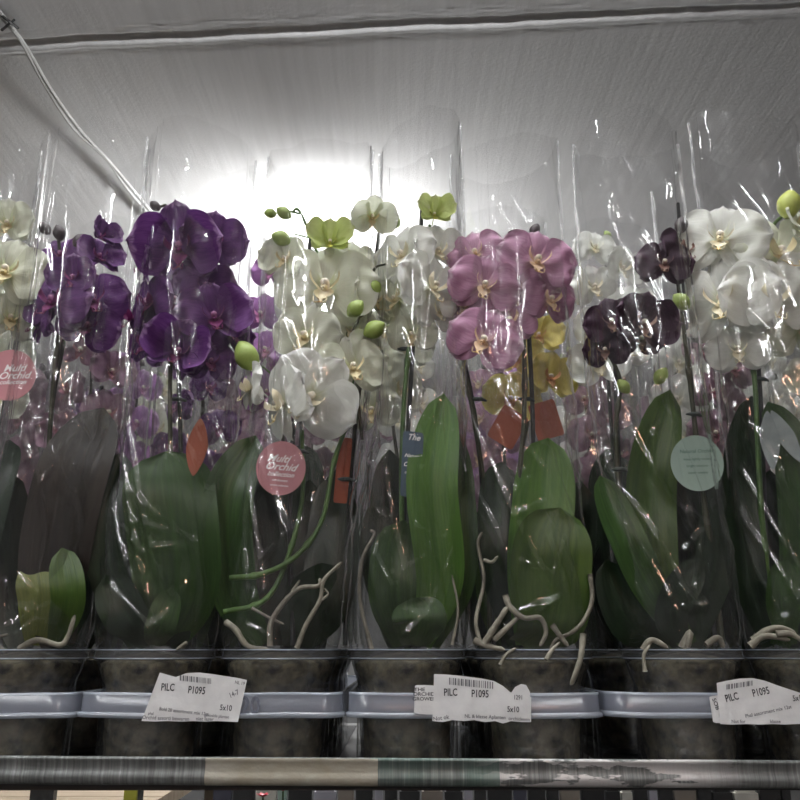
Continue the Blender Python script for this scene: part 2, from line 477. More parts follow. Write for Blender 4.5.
# ------------------------------------------------------------------ sleeves
def sleeve_mesh(H, seed, slant=0., peak=0., na=256, nz=84, aw=.0598, ridges=14, xoff=0., yoff=0., bt=.044, dent=1.0, ridge_amp=.0021, creases=()):
    """H height above the shelf of the top edge"""
    rng = random.Random(seed); H += .092
    rd = []
    for k in range(ridges):
        rd.append((rng.uniform(0, 2*PI), rng.uniform(-.35, .35), rng.uniform(.010, .022), rng.uniform(.5, 1.3) * rng.choice((1, 1, -1)),
                   rng.uniform(.0, .75), rng.uniform(.25, .6)))
    rows = []; uvs = []
    for i in range(nz + 1):
        t = i / nz; row = []; ur = []
        for j in range(na):
            th = 2 * PI * j / na
            zt = H + slant * math.cos(th) + peak * math.cos(2 * th) + .010 * noise.noise(Vector((math.cos(th) * 1.5, math.sin(th) * 1.5, seed)))
            z = .001 + (zt - .001) * t
            hh = z / .65
            a = lerp(.0484, .0598, smooth(.115, .2, hh)); b = a
            a = lerp(a, aw, smooth(.2, .6, hh)); b = lerp(b, .0580, smooth(.2, .5, hh)); b = lerp(b, bt, smooth(.6, 1.0, hh))
            e = lerp(1.0, 1.16, smooth(.35, 1.0, hh)); lean = smooth(.2, .62, hh)
            c, s = math.cos(th), math.sin(th)
            x = a * math.copysign(abs(c) ** e, c); y = b * math.copysign(abs(s) ** e, s)
            d = Vector((c, s, 0))
            q = Vector((x + xoff * lean, y + yoff * lean, z))
            free = smooth(.10, .22, z)
            upz = 1 - .55 * smooth(.5, .8, hh)
            k = upz * .0042 * noise.noise(Vector((c * 1.3 + seed, s * 1.3, z * 5))) + .0022 * noise.noise(Vector((c * 3.4 + seed, s * 3.4, z * 11)))
            rg = 1 - abs(noise.noise(Vector((c * 2.0 + z * 9 + seed * 3, s * 2.0 - z * 6, z * 15 + c * 2))))
            low = smooth(.09, .16, z) * (1 - smooth(.28, .42, z))
            k += dent * (.0012 + .0035 * low) * (rg ** 6 - .5)
            for (r0, sl, wd, am, z0, ln) in rd:
                da = (th - (r0 + sl * (hh - .5)) + PI) % (2 * PI) - PI
                if abs(da) < wd * 3.5:
                    env = smooth(z0, z0 + .12, hh + .08) * (1 - smooth(z0 + ln, z0 + ln + .2, hh)) if z0 + ln < .95 else smooth(z0, z0 + .12, hh)
                    k += ridge_amp * 1.3 * am * env * math.exp(-(da / wd) ** 2)
            q += d * (k * (.12 + .88 * free) - .0008 * free)
            row.append(q); ur.append((j / na, t))
        rows.append(row); uvs.append(ur)
    # sharp rounded folds where the film is pinched
    for (ax, az, bx, bz, am, sg) in creases:
        dx, dz = bx - ax, bz - az; L2 = dx * dx + dz * dz + 1e-9; mg = sg * 3.2
        x0, x1, z0, z1 = min(ax, bx) - mg, max(ax, bx) + mg, min(az, bz) - mg, max(az, bz) + mg
        for row in rows:
            for q in row:
                if q.y > 0 or q.x < x0 or q.x > x1 or q.z < z0 or q.z > z1: continue
                t = ((q.x - ax) * dx + (q.z - az) * dz) / L2
                tc_ = clamp(t); ddx, ddz = q.x - ax - dx * tc_, q.z - az - dz * tc_
                wv = .0012 * noise.noise(Vector((q.x * 60, q.z * 60, seed)))
                dd = math.sqrt(ddx * ddx + ddz * ddz) + wv
                side = 1 if ((q.x - ax) * dz - (q.z - az) * dx) > 0 else -1
                q.y -= am * (math.exp(-(dd / sg) ** 2) + .45 * side * math.exp(-(dd / (sg * 2.6)) ** 2) * 0)
    mb = MB(); mb.grid(rows, uvs, closed=True)
    body = mb.mesh('plastic_sleeve', [M['film']])
    sb = []
    for j0, sg in ((0, 1), (na // 2, -1)):   # welded side seams: narrow double film, outward
        m2 = MB()
        w = .0022
        rr = []
        for i in range(nz + 1):
            p = rows[i][j0]
            if p.z < .11: continue
            ww = w * smooth(.11, .2, p.z) + .0004
            o = .0007 * noise.noise(Vector((p.z * 60, seed, sg)))
            rr.append([p + Vector((0, -.0003, 0)), p + Vector((sg * ww, -.0003 + o, 0)), p + Vector((sg * ww, .0003 + o, 0)), p + Vector((0, .0003, 0))])
        m2.grid(rr, None, closed=True)
        sb.append(m2.mesh('side_seam', [M['seam']]))
    return body, sb

def put_sleeve(root, sm, rz=0., scale=1.0):
    s = link('plastic_sleeve', sm[0], root)
    s.rotation_euler = (0, 0, rz); s.scale = (1, 1, scale)
    for q in sm[1]: link('side_seam', q, s)
    return s

# ------------------------------------------------------------------ lettering
def text_mesh(txt, size, mat, shear=0., name='printed_text', extrude=0.):
    cu = bpy.data.curves.new('t', 'FONT'); cu.body = txt; cu.size = size; cu.shear = shear
    cu.align_x = 'CENTER'; cu.align_y = 'CENTER'; cu.extrude = extrude; cu.offset = size * .016; cu.resolution_u = 3
    o = bpy.data.objects.new('t', cu)
    me = bpy.data.meshes.new_from_object(o)
    bpy.data.objects.remove(o); bpy.data.curves.remove(cu)
    me.name = name; me.materials.clear(); me.materials.append(mat)
    return me

def tag_card(root, c, rx, rz_, mat, shape='disc', yaw=0, roll=0, lines=(), parent_name='care_tag', label=None, hole=True):
    """flat printed card with real thickness; c world centre"""
    o = empty_mesh_card(rx, rz_, shape, mat)
    t = link(parent_name, o, root); t.location = c - root.location
    t.rotation_euler = (0, math.radians(roll), math.radians(yaw))
    if label: t['label'] = label
    for (txt, x, z, size, sh, mt) in lines:
        me = text_mesh(txt, size, mt, sh)
        w = link('printed_text', me, t); w.location = (x, -.0006, z); w.rotation_euler = (PI / 2, 0, 0)
    return t

def empty_mesh_card(rx, rz_, shape, mat):
    out = []
    n = 40
    for k in range(n):
        a = 2 * PI * k / n
        c, s = math.cos(a), math.sin(a)
        if shape == 'leaf': c = c * (abs(c) ** .35) * (1 - .25 * abs(s))
        if shape == 'strip':
            c = math.copysign(abs(c) ** .15, c); s = math.copysign(abs(s) ** .15, s)
        out.append((rx * c, rz_ * s))
    mb = MB()
    v = [(x, -.0003, z) for x, z in out] + [(x, .0003, z) for x, z in out]
    f = [tuple(range(n))[::-1], tuple(range(n, 2 * n))] + [(i, (i + 1) % n, n + (i + 1) % n, n + i) for i in range(n)]
    mb.add(v, f)
    return mb.mesh('care_tag', [mat], smooth_=False)

# ------------------------------------------------------------------ camera
cam = bpy.data.cameras.new('camera'); co = bpy.data.objects.new('camera', cam); COL.objects.link(co)
co.location = (0, 0, EYE); co.rotation_euler = (PI / 2 + PITCH, 0, math.radians(0.0))
cam.sensor_width = 36; cam.lens = F / 800 * 36; cam.clip_start = .01
SC.camera = co

# ------------------------------------------------------------------ the setting
def build_room():
    m, t, out = nt('concrete_ceiling')
    b = N(t, 'ShaderNodeBsdfPrincipled', Roughness=.75); b.inputs['Specular IOR Level'].default_value = .3
    tc = N(t, 'ShaderNodeTexCoord')
    n1 = N(t, 'ShaderNodeTexNoise', Scale=2.2, Detail=6.); L(t, tc, 'Object', n1, 'Vector')
    n3 = N(t, 'ShaderNodeTexNoise', Scale=120., Detail=4.); L(t, tc, 'Object', n3, 'Vector')
    mp = N(t, 'ShaderNodeMapping'); mp.inputs['Scale'].default_value = (60, 3, 1); mp.inputs['Rotation'].default_value = (0, 0, .35); L(t, tc, 'Object', mp, 0)
    n2 = N(t, 'ShaderNodeTexNoise', Scale=1., Detail=5.); L(t, mp, 0, n2, 'Vector')
    r = ramp(t, [(.25, (.53,.53,.53)), (.75, (.62,.62,.625))]); L(t, n1, 0, r, 0)
    r2 = ramp(t, [(.3, (.92,.92,.92)), (.7, (1.03,1.03,1.03))]); L(t, n2, 0, r2, 0)
    mx = N(t, 'ShaderNodeMix', data_type='RGBA', blend_type='MULTIPLY'); mx.inputs['Factor'].default_value = 1
    L(t, r, 0, mx, 6); L(t, r2, 0, mx, 7); L(t, mx, 2, b, 'Base Color')
    ad = N(t, 'ShaderNodeMath', operation='MULTIPLY_ADD'); L(t, n2, 0, ad, 0); ad.inputs[1].default_value = 1.2; L(t, n3, 0, ad, 2)
    bp = N(t, 'ShaderNodeBump', Strength=.35, Distance=.002); L(t, ad, 0, bp, 'Height'); L(t, bp, 0, b, 'Normal'); L(t, b, 0, out, 0)
    # groove line across the ceiling
    ga = Pz(0, 44, CEIL); gb = Pz(800, 5, CEIL)
    sl = (gb.y - ga.y) / (gb.x - ga.x)
    ys = [-1.6, -.6, 0, .5, .9, 1.1]
    offs = [-.30, -.20, -.14, -.10, -.08, -.065, -.052] + [-.045 + .003 * k for k in range(31)] + [.052, .065, .08, .10, .14, .2, .3, .45, .65, .9, 1.2, 1.6, 2.2]
    rows = []
    nx = 420
    for o_ in [-3.2, -2.2, -1.2, -.6] + offs:
        row = []
        for i in range(nx + 1):
            x = lerp(-2.8, 2.8, i / nx)
            yc = ga.y + sl * (x - ga.x)
            w = noise.noise(Vector((x * 7, 1.3, 0))) * .006 + noise.noise(Vector((x * 30, 4.3, 0))) * .003
            s = o_ + w
            fade = 1 - .5 * smooth(.1, .9, x)
            # rough joint: a shallow ragged trough with a small raised lip on its far side
            h = .0075 * fade * math.exp(-(s / .011) ** 4) - .0035 * fade * math.exp(-((s - .021) / .006) ** 2)
            h -= .0015 * math.exp(-((s + .024) / .008) ** 2) * (.4 + noise.noise(Vector((x * 12, s * 40, 7))))
            if abs(o_) < .06: h += .0016 * noise.noise(Vector((x * 55, s * 160, 2)))
            row.append(Vector((x, yc + o_, CEIL + h)))
        rows.append(row)
    # clamp ends to the walls
    for row in (rows[0],):
        for p in row: p.y = -4.2
    for p in rows[-1]: p.y = 4.4
    mb = MB(); mb.grid(rows)
    c = link('ceiling', mb.mesh('ceiling', [m])); tag(c, kind='structure')
    wm = mat_plain('wall_plaster', (.15,.15,.15), (.19,.19,.19), rough=.85, scale=3, bump=.3, bscale=80)
    wm2 = mat_plain('wall_paint', (.26,.26,.26), (.3,.3,.3), rough=.8, scale=3)
    fm = mat_plain('floor_concrete', (.10,.10,.10), (.16,.155,.15), rough=.6, scale=4, bump=.2, bscale=60)
    for nm, a, b_, mm in (('wall_back', (-2.8, 4.4, 0), (2.8, 4.5, CEIL + .1), wm), ('wall_left', (-2.9, -4.2, 0), (-2.8, 4.5, CEIL + .1), wm),
                         ('wall_right', (2.8, -4.2, 0), (2.9, 4.5, CEIL + .1), wm), ('wall_front', (-2.9, -4.3, 0), (2.9, -4.2, CEIL + .1), wm2),
                         ('floor', (-2.9, -4.3, -.1), (2.9, 4.5, 0), fm)):
        q = MB(); q.box(a, b_); o = link(nm, q.mesh(nm, [mm], False)); tag(o, kind='structure')
build_room()

LAMPM = mat_emit('lamp_diffuser', (1, 1, .99), 38)
LAMPF = mat_emit('lamp_diffuser_front', (.98, .99, 1), 28)
CAPM = mat_plain('lamp_end_cap', (.5,.5,.5), rough=.4)
def luminaire(loc, length, rz, mat, label, drop=.10, r=.02):
    root = empty('ceiling_lamp', loc, rz)
    tag(root, label, 'lamp')
    a = MB(); a.tube([Vector((-length/2 + length * k / 8, 0, 0)) for k in range(9)], r, 20)
    link('diffuser', a.mesh('diffuser', [mat]), root)
    for s in (-1, 1):
        b = MB(); b.tube([Vector((s * length/2, 0, 0)), Vector((s * (length/2 + .012), 0, 0)), Vector((s * (length/2 + .02), 0, 0))], [r * 1.06, r * 1.06, r * .8], 20)
        link('end_cap', b.mesh('end_cap', [CAPM]), root)
        h = MB(); h.tube([Vector((s * length * .38, 0, r * .9)), Vector((s * length * .38, 0, drop))], .003, 6)
        link('hanger', h.mesh('hanger', [CAPM]), root)
    return root
lp = Vector((-.26, 2.84, CEIL - .22))
luminaire((lp.x, lp.y, lp.z), 1.1, PI / 2, LAMPM, 'glowing tube lamp hanging below the ceiling behind the white orchids', drop=CEIL - lp.z, r=.04)
luminaire((-1.15, -1.35, CEIL - .10), 2.4, PI / 2 + .1, LAMPF, 'long tube lamp hung along the aisle on the left', drop=.10)
luminaire((.75, -2.1, CEIL - .10), 1.9, PI / 2 - .1, LAMPF, 'long tube lamp hung along the aisle on the right', drop=.10)

FILLO = mat_emit('added_overhead_fill', (.98, .99, 1), 30)  # unseen overhead fill, added to light the flowers and nearer ceiling from above
luminaire((-.1, .62, CEIL - .10), 1.3, .05, FILLO, 'added tube light out of view above the trolley, brightening the flowers', drop=.10, r=.02)
LAMPW = mat_emit('lamp_diffuser_warm', (1, .50, .33), 36)
luminaire((.35, -2.2, 2.05), .7, .2, LAMPW, 'short warm orange tube lamp hanging over the aisle', drop=CEIL - 2.05, r=.011)
# cable across the ceiling
cm = mat_plain('cable_grey', (.42,.42,.41), (.5,.5,.49), rough=.5)
def cable_pts(pp, dz):
    return [Pz(x, y, CEIL - d) for (x, y), d in zip(pp, dz)]
mb = MB()
A = [(-40, -40), (0, 12), (25, 45), (50, 88), (80, 130), (108, 160), (135, 192), (175, 240)]
B = [(-40, -34), (0, 16), (20, 40), (44, 84), (73, 128), (107, 160), (128, 190), (170, 238)]
mb.tube(spline(cable_pts(A, [.01,.02,.035,.05,.05,.045,.03,.02]), 6), .0042, 8)
mb.tube(spline(cable_pts(B, [.01,.02,.035,.05,.052,.046,.03,.02]), 6), .0038, 8)
co_ = link('cable', mb.mesh('cable', [cm])); tag(co_, 'pale grey twin cable sagging under the concrete ceiling', 'cable')
cl = MB(); p0 = Pz(8, 22, CEIL - .012)
for a, b in (((-3, 12), (18, 28)), ((2, 30), (14, 20))):
    cl.tube(spline([Pz(a[0], a[1], CEIL - .002), Pz((a[0]+b[0])/2, (a[1]+b[1])/2, CEIL - .036), Pz(b[0], b[1], CEIL - .002)], 5), .003, 6)
c2 = link('cable_tie', cl.mesh('cable_tie', [M['stake']]), co_)

# ------------------------------------------------------------------ trolley shelf
def build_trolley():
    root = empty('trolley_shelf', (0, .79, SHELF - .02))
    tag(root, 'scuffed galvanised steel trolley shelf carrying the trays of orchids', 'shelf')
    o = root.location
    # galvanised rail with scratches and flaking grey paint
    m, t, out = nt('galvanised_rail')
    tc = N(t, 'ShaderNodeTexCoord')
    mp = N(t, 'ShaderNodeMapping'); mp.inputs['Scale'].default_value = (420, 8, 14); L(t, tc, 'Object', mp, 0)
    n1 = N(t, 'ShaderNodeTexNoise', Scale=1., Detail=4.); L(t, mp, 0, n1, 'Vector')
    n2 = N(t, 'ShaderNodeTexNoise', Scale=14., Detail=4.); L(t, tc, 'Object', n2, 'Vector')
    r1 = ramp(t, [(.35, (.10,.105,.10)), (.62, (.19,.20,.195)), (.78, (.33,.34,.33))]); L(t, n1, 0, r1, 0)
    sx = N(t, 'ShaderNodeSeparateXYZ'); L(t, tc, 'Object', sx, 0)
    # painted flakes on the right part, a greenish stain right of the tape
    mp2 = N(t, 'ShaderNodeMapping'); mp2.inputs['Scale'].default_value = (13, 13, 55); L(t, tc, 'Object', mp2, 0)
    n3 = N(t, 'ShaderNodeTexNoise', Scale=1., Detail=5., Roughness=.6); L(t, mp2, 0, n3, 'Vector')
    msk = ramp(t, [(.0, (0,0,0)), (.06, (0,0,0)), (.10, (1,1,1)), (.24, (1,1,1)), (.30, (0,0,0))])
    L(t, sx, 0, msk, 0)
    pr = ramp(t, [(.45, (0,0,0)), (.47, (1,1,1))]); L(t, n3, 0, pr, 0)
    mu = N(t, 'ShaderNodeMath', operation='MULTIPLY'); L(t, msk, 0, mu, 0); L(t, pr, 0, mu, 1)
    mx = N(t, 'ShaderNodeMix', data_type='RGBA'); L(t, mu, 0, mx, 'Factor'); L(t, r1, 0, mx, 6); mx.inputs[7].default_value = (.52,.51,.50,1)
    gm = N(t, 'ShaderNodeMapping'); L(t, tc, 'Object', gm, 0)
    ga = N(t, 'ShaderNodeMath', operation='COMPARE'); L(t, sx, 0, ga, 0); ga.inputs[1].default_value = .03; ga.inputs[2].default_value = .055
    g2 = ramp(t, [(.35, (.0,.0,.0)), (.65, (.8,.8,.8))]); L(t, n2, 0, g2, 0)
    gz = N(t, 'ShaderNodeMath', operation='GREATER_THAN'); L(t, sx, 2, gz, 0); gz.inputs[1].default_value = .007
    g3 = N(t, 'ShaderNodeMath', operation='MULTIPLY'); L(t, ga, 0, g3, 0); L(t, g2, 0, g3, 1)
    g4 = N(t, 'ShaderNodeMath', operation='MULTIPLY'); L(t, g3, 0, g4, 0); L(t, gz, 0, g4, 1)
    mg = N(t, 'ShaderNodeMix', data_type='RGBA'); L(t, g4, 0, mg, 'Factor'); L(t, mx, 2, mg, 6); mg.inputs[7].default_value = (.05,.13,.10,1)
    b = N(t, 'ShaderNodeBsdfPrincipled', Roughness=.42, Metallic=.35); L(t, mg, 2, b, 'Base Color')
    bp = N(t, 'ShaderNodeBump', Strength=.3, Distance=.001); L(t, n1, 0, bp, 'Height'); L(t, bp, 0, b, 'Normal'); L(t, b, 0, out, 0)
    z1 = P(0, 757.5, .795).z - o.z; z0 = P(0, 787, .795).z - o.z
    prof = [(.012, z1 - .002), (.003, z1), (.0012, z1 - .0006), (.0004, z1 - .0025), (.0022, z1 - .004), (.0026, (z0+z1)/2 + .002), (.0016, (z0+z1)/2 - .001), (.0006, (z0+z1)/2 - .004),
            (.0008, z0 + .005), (.003, z0 + .0015), (.008, z0), (.020, z0 + .001), (.022, z0 + .003), (.022, z1 - .004), (.012, z1 - .002)]
    mb = MB(); rows = []
    for i in range(181):
        x = lerp(-.68, .68, i / 180)
        dz = -.004 * (x) / .37 * .5
        rows.append([Vector((x, y, z + dz + .0002 * noise.noise(Vector((x * 20, y * 50, 1))))) for y, z in prof])
    mb.grid(rows, None)
    link('front_rail', mb.mesh('front_rail', [m]), root)
    # paper tape patch on the rail
    tm = mat_plain('old_tape', (.30,.27,.20), (.40,.38,.32), rough=.8, scale=35, bump=.3, bscale=160, stretch=(1,1,1.5))
    tb = MB(); rows = []
    xa, xb = P(206, 770, .795).x, P(378, 770, .795).x
    for i in range(41):
        x = lerp(xa, xb, i / 40); dz = -.004 * x / .37 * .5
        jag = .0008 * noise.noise(Vector((x * 90, 0, 0)))
        rows.append([Vector((x + jag * (k % 3 - 1), y - .0008, z + dz)) for k, (y, z) in enumerate(prof[2:12])])
    tb.grid(rows, None)
    link('tape_strip', tb.mesh('tape_strip', [tm]), root)['label'] = 'faded cream paper tape'
    bd = mat_plain('shelf_board', (.05,.05,.05), (.09,.085,.08), rough=.6, scale=10)
    q = MB(); q.box((-.67, .022, .010), (.67, .60, .020)); link('shelf_board', q.mesh('shelf_board', [bd], False), root)
    for sx_ in (-.68, .68):
        for yy in (.012, .60):
            q = MB(); q.box((sx_ - .015, yy - .012, -o.z + .12), (sx_ + .015, yy + .012, .55)); link('upright_post', q.mesh('upright_post', [m], False), root)
    q = MB(); q.box((-.68, .01, -o.z + .12), (.68, .61, -o.z + .16)); link('base_frame', q.mesh('base_frame', [bd], False), root)
    for sx_ in (-.62, .62):
        for yy in (.06, .56):
            q = MB(); q.tube([Vector((sx_ - .015, yy, -o.z + .05)), Vector((sx_ + .015, yy, -o.z + .05))], .05, 20)
            q.box((sx_ - .02, yy - .01, -o.z + .05), (sx_ + .02, yy + .01, -o.z + .12))
            link('caster', q.mesh('caster', [M['stake']]), root)
build_trolley()

# ------------------------------------------------------------------ trays
TZ0, TZ1 = P(0, 719, .812).z, P(0, 694, .812).z
def rrect(x0, x1, y0, y1, r, n=6):
    out = []
    for cx, cy, a0 in ((x1 - r, y1 - r, 0), (x0 + r, y1 - r, PI/2), (x0 + r, y0 + r, PI), (x1 - r, y0 + r, 3*PI/2)):
        for k in range(n + 1):
            a = a0 + PI / 2 * k / n; out.append((cx + r * math.cos(a), cy + r * math.sin(a)))
    return out
def rr_sub(path, step=.004):
    out = []
    n = len(path)
    for i in range(n):
        a = Vector(path[i]).to_2d() if False else Vector((path[i][0], path[i][1])); b = path[(i + 1) % n]; b = Vector((b[0], b[1]))
        k = max(1, int((b - a).length / step))
        for j in range(k): out.append(a.lerp(b, j / k))
    return out
def build_tray(pxa, pxb, label, seed, sag=0.):
    Y0, Y1 = .8165, 1.345
    x0, x1 = P(pxa, 706, Y0).x, P(pxb, 706, Y0).x
    root = empty('plant_tray', ((x0 + x1) / 2, (Y0 + Y1) / 2, SHELF + .0005)); tag(root, label, 'tray', 'translucent plant trays along the shelf')
    o = root.location
    base = rr_sub(rrect(x0, x1, Y0, Y1, .018))
    cx, cy = (x0 + x1) / 2, (Y0 + Y1) / 2
    def off(d):
        out = []
        for p in base:
            sx = (p.x - cx) / ((x1 - x0) / 2); sy = (p.y - cy) / ((Y1 - Y0) / 2)
            q = Vector((p.x, p.y)); 
            # inset towards the centre on each axis
            q.x += d * clamp(sx * 1.0, -1, 1) * -1; q.y += d * clamp(sy, -1, 1) * -1
            out.append(q)
        return out
    zt, zb = TZ1 - o.z, TZ0 - o.z
    def ring(lv, mats, nm):
        mb = MB(); rows = []
        for d, z in lv:
            row = []
            for p in off(d):
                w = .0006 * noise.noise(Vector((p.x * 22, p.y * 22, seed + z * 10)))
                bow = sag * ((p.x - cx) / (x1 - x0) * 2) ** 2
                row.append(Vector((p.x - o.x + w, p.y - o.y + w, z + bow + w)))
            rows.append(row)
        mb.grid(rows, None, closed=True)
        return mb.mesh(nm, [mats])
    h = zt - zb
    wall = link('tray_wall', ring([(.0034, zt - .0005), (.0022, zt - .002), (.0016, zb + .0045)], M['tray'], 'tray_wall'), root)
    wall['label'] = 'bluish translucent band'
    link('top_lip', ring([(.0044, zt - .0008), (.0034, zt + .0008), (.0018, zt + .0004), (.0016, zt - .0016)], M['tray_lip'], 'top_lip'), root)
    link('bottom_lip', ring([(.0016, zb + .0048), (-.0006, zb + .0036), (-.0008, zb + .0006), (.0006, zb)], M['tray_lip'], 'bottom_lip'), root)
    # base sheet joined down from the band by the cell walls
    q = MB(); q.box((x0 + .012 - o.x, Y0 + .012 - o.y, 0.0), (x1 - .012 - o.x, Y1 - .012 - o.y, .0009))
    link('tray_base', q.mesh('tray_base', [M['pot']], False), root)
    return root, x0, x1
TR = []
TR.append(build_tray(-214, 71.5, 'clear bluish plant tray at the far left end of the shelf', 1, .0))
TR.append(build_tray(72.8, 343.5, 'clear bluish tray under the plum purple and big white orchids, paper label on it', 2, .0008))
TR.append(build_tray(345.2, 605.8, 'clear bluish tray under the greenish white and pink orchids, overlapping paper labels on it', 3, .0005))
TR.append(build_tray(607, 908, 'clear bluish tray under the near-black orchid, slanted paper label on it', 4, .001))

TR.append(build_tray(910, 1150, 'clear bluish plant tray at the far right end of the shelf', 5))
# paper labels on the trays
def paper(tray, top, bottom, Y, texts, seed, label, bars=None, name='paper_label'):
    """top / bottom: pixel polylines with the same number of points"""
    o = tray.location
    def surf(x, z):
        return Y - .0006 + .0007 * noise.noise(Vector((x * 30 + seed, z * 30, seed))) - .0006 * abs(noise.noise(Vector((x * 70 + seed, z * 50, 3))))
    def interp(poly, t):
        n = len(poly) - 1; k = min(n - 1, int(t * n)); f = t * n - k
        return (lerp(poly[k][0], poly[k+1][0], f), lerp(poly[k][1], poly[k+1][1], f))
    front, back = [], []
    for j in range(15):
        v = j / 14; a, b = [], []
        for i in range(61):
            u = i / 60; p, q = interp(top, u), interp(bottom, u)
            w = P(lerp(p[0], q[0], v), lerp(p[1], q[1], v), Y)
            y = surf(w.x, w.z)
            a.append(Vector((w.x, y, w.z)) - o); b.append(Vector((w.x, y + .0003, w.z)) - o)
        front.append(a); back.append(b)
    mb = MB(); mb.grid(front); mb.grid(back, flip=True)
    nr, nc = 15, 61
    edge = [(0, i) for i in range(nc)] + [(r, nc - 1) for r in range(1, nr)] + [(nr - 1, i) for i in range(nc - 2, -1, -1)] + [(r, 0) for r in range(nr - 2, 0, -1)]
    rim = [[front[r][c_] for r, c_ in edge], [back[r][c_] for r, c_ in edge]]
    mb.grid(rim, None, closed=True)
    pl = link(name, mb.mesh(name, [M['paper']]), tray); pl['label'] = label
    for (txt, px, py, size, ang, mt, sx) in texts:
        me = text_mesh(txt, size, mt, 0)
        c = P(px, py, Y); ca, sa = math.cos(math.radians(ang)), math.sin(math.radians(ang))
        for vv in me.vertices:
            x = vv.co.x * sx; z = vv.co.y
            X = c.x + x * ca - z * sa; Z = c.z + x * sa + z * ca
            vv.co = Vector((X, surf(X, Z) - .00025, Z)) - o
        link('printed_text', me, pl)
    if bars:
        rng = random.Random(seed); bm_ = MB()
        (ax, ay), (bx, by), hgt = bars
        x = 0.0; Lb = math.hypot(bx - ax, by - ay)
        while x < Lb:
            w = rng.choice((.6, .6, 1.1, 1.7)); 
            pts = []
            for (s, tt) in ((x, 0), (min(Lb, x + w), 0), (min(Lb, x + w), hgt), (x, hgt)):
                px_ = lerp(ax, bx, s / Lb); py_ = lerp(ay, by, s / Lb) + tt
                q = P(px_, py_, Y); pts.append(Vector((q.x, surf(q.x, q.z) - .0004, q.z)) - o)
            bm_.add(pts, [(0, 1, 2, 3)])
            x += w + rng.choice((.6, .9, 1.3))
        link('barcode', bm_.mesh('barcode', [M['inkgrey']], False), pl)
    return pl
YL = .814
S = .0088
paper(TR[1][0], [(160, 672.5), (170, 675.5), (176, 677), (187, 673), (200, 672.5), (212, 674), (225, 676), (238, 678), (247, 680)],
      [(141.5, 721), (155, 721.5), (168, 721), (181, 721.5), (193, 721), (205, 721.5), (217, 721), (228, 721.5), (238, 722)], YL,
      [('PILC', 168, 687.5, S, -2, M['ink'], .72), ('P1095', 197, 690.5, S, -4, M['ink'], .72), ('5x10', 226, 708, .0068, -4, M['ink'], .8),
       ('Bold 20 assortment mix 12st', 184, 711.5, .0040, -6, M['inkgrey'], .95), ('gekoelde planten', 217, 716, .0036, -5, M['inkgrey'], .9),
       ('phal', 151, 713.5, .0034, -4, M['inkgrey'], .9),
       ('Orchid assorti bewaren', 166, 718.2, .0044, -2, M['inkgrey'], 1.0), ('niet lager', 205, 719, .0042, -2, M['inkgrey'], 1.0),
       ('NL 19', 240, 683, .0040, -8, M['inkgrey'], .9), ('14-7', 234, 694, .0062, 24, M['inkgrey'], .8)], 11,
      'white crumpled paper label printed PILC P1095', ((180, 675), (212, 678.5), 5.5))
p1 = paper(TR[2][0], [(415, 686), (417, 685), (425, 685), (433, 685.5), (441, 686)], [(414, 713), (420, 714), (427, 714.5), (434, 714.5), (441, 715)], YL + .0012,
      [('THE', 419.5, 689.6, .0042, 0, M['ink'], 1.3), ('ORCHID', 424, 694.2, .0042, 0, M['ink'], 1.2), ('GROWER', 424, 699, .0042, 0, M['ink'], 1.15)], 5,
      'small white paper label half covered by the longer one')
paper(TR[2][0], [(434, 674), (446, 674.5), (458, 675.5), (470, 677), (482, 678.5), (494, 681), (503, 686), (510, 692), (518, 696), (526, 696), (531, 697)],
      [(432.5, 721), (443, 722), (452, 720), (464, 721), (474, 720), (485, 722), (495, 721), (503, 723.5), (511, 721), (522, 722), (531, 722)], YL,
      [('PILC', 450.5, 692.5, S, 0, M['ink'], .72), ('P1095', 480, 694, S, -2, M['ink'], .72), ('5x10', 513, 709.5, .0068, -2, M['ink'], .8),
       ('1291', 518, 697.5, .0054, -2, M['inkgrey'], .8), ('Not ok', 441, 718, .0048, 8, M['inkgrey'], 1.0),
       ('NL & klasse Aplanten', 485, 716.8, .0042, -2, M['inkgrey'], 1.0), ('orchideeen', 519, 719, .0042, -3, M['inkgrey'], 1.0)], 23,
      'long white torn paper label printed PILC P1095', ((449, 677.5), (494, 682), 7))
paper(TR[2][0], [(511, 693), (515, 687), (521, 684), (526, 685), (530, 692)], [(511, 700), (515, 701), (521, 701), (526, 701), (530, 701)], YL + .0014, [], 31,
      'folded corner of a white paper label')
paper(TR[3][0], [(709, 697), (712, 696), (716, 695.5), (719, 695), (722, 695)], [(713, 722), (716, 723), (719, 723), (721, 723), (724, 723)], YL + .0012,
      [('SOB', 715.5, 704, .0050, -72, M['ink'], 1.1)], 41, 'narrow white paper label edge under the slanted one')
paper(TR[3][0], [(716.5, 683), (728, 680.5), (740, 678.5), (752, 678), (764, 680.5), (776, 685), (788, 689), (800, 693), (825, 702)],
      [(720, 724), (733, 724.5), (746, 724), (759, 724.5), (772, 724), (784, 724.5), (797, 724), (810, 724.5), (828, 724)], YL,
      [('PILC', 731.5, 697.5, S, 12, M['ink'], .72), ('P1095', 760.5, 692, S, 10, M['ink'], .72), ('5x10', 798, 698, .0068, 6, M['ink'], .8),
       ('Phal assortment mix 12st', 768, 711.5, .0042, 11, M['inkgrey'], 1.0), ('Not for', 738, 721.5, .0040, 0, M['inkgrey'], 1.0), ('klasse', 775, 721.5, .004, 0, M['inkgrey'], 1.0)], 47,
      'white slanted paper label printed PILC P1095', ((726, 684.5), (752, 680.5), 5))
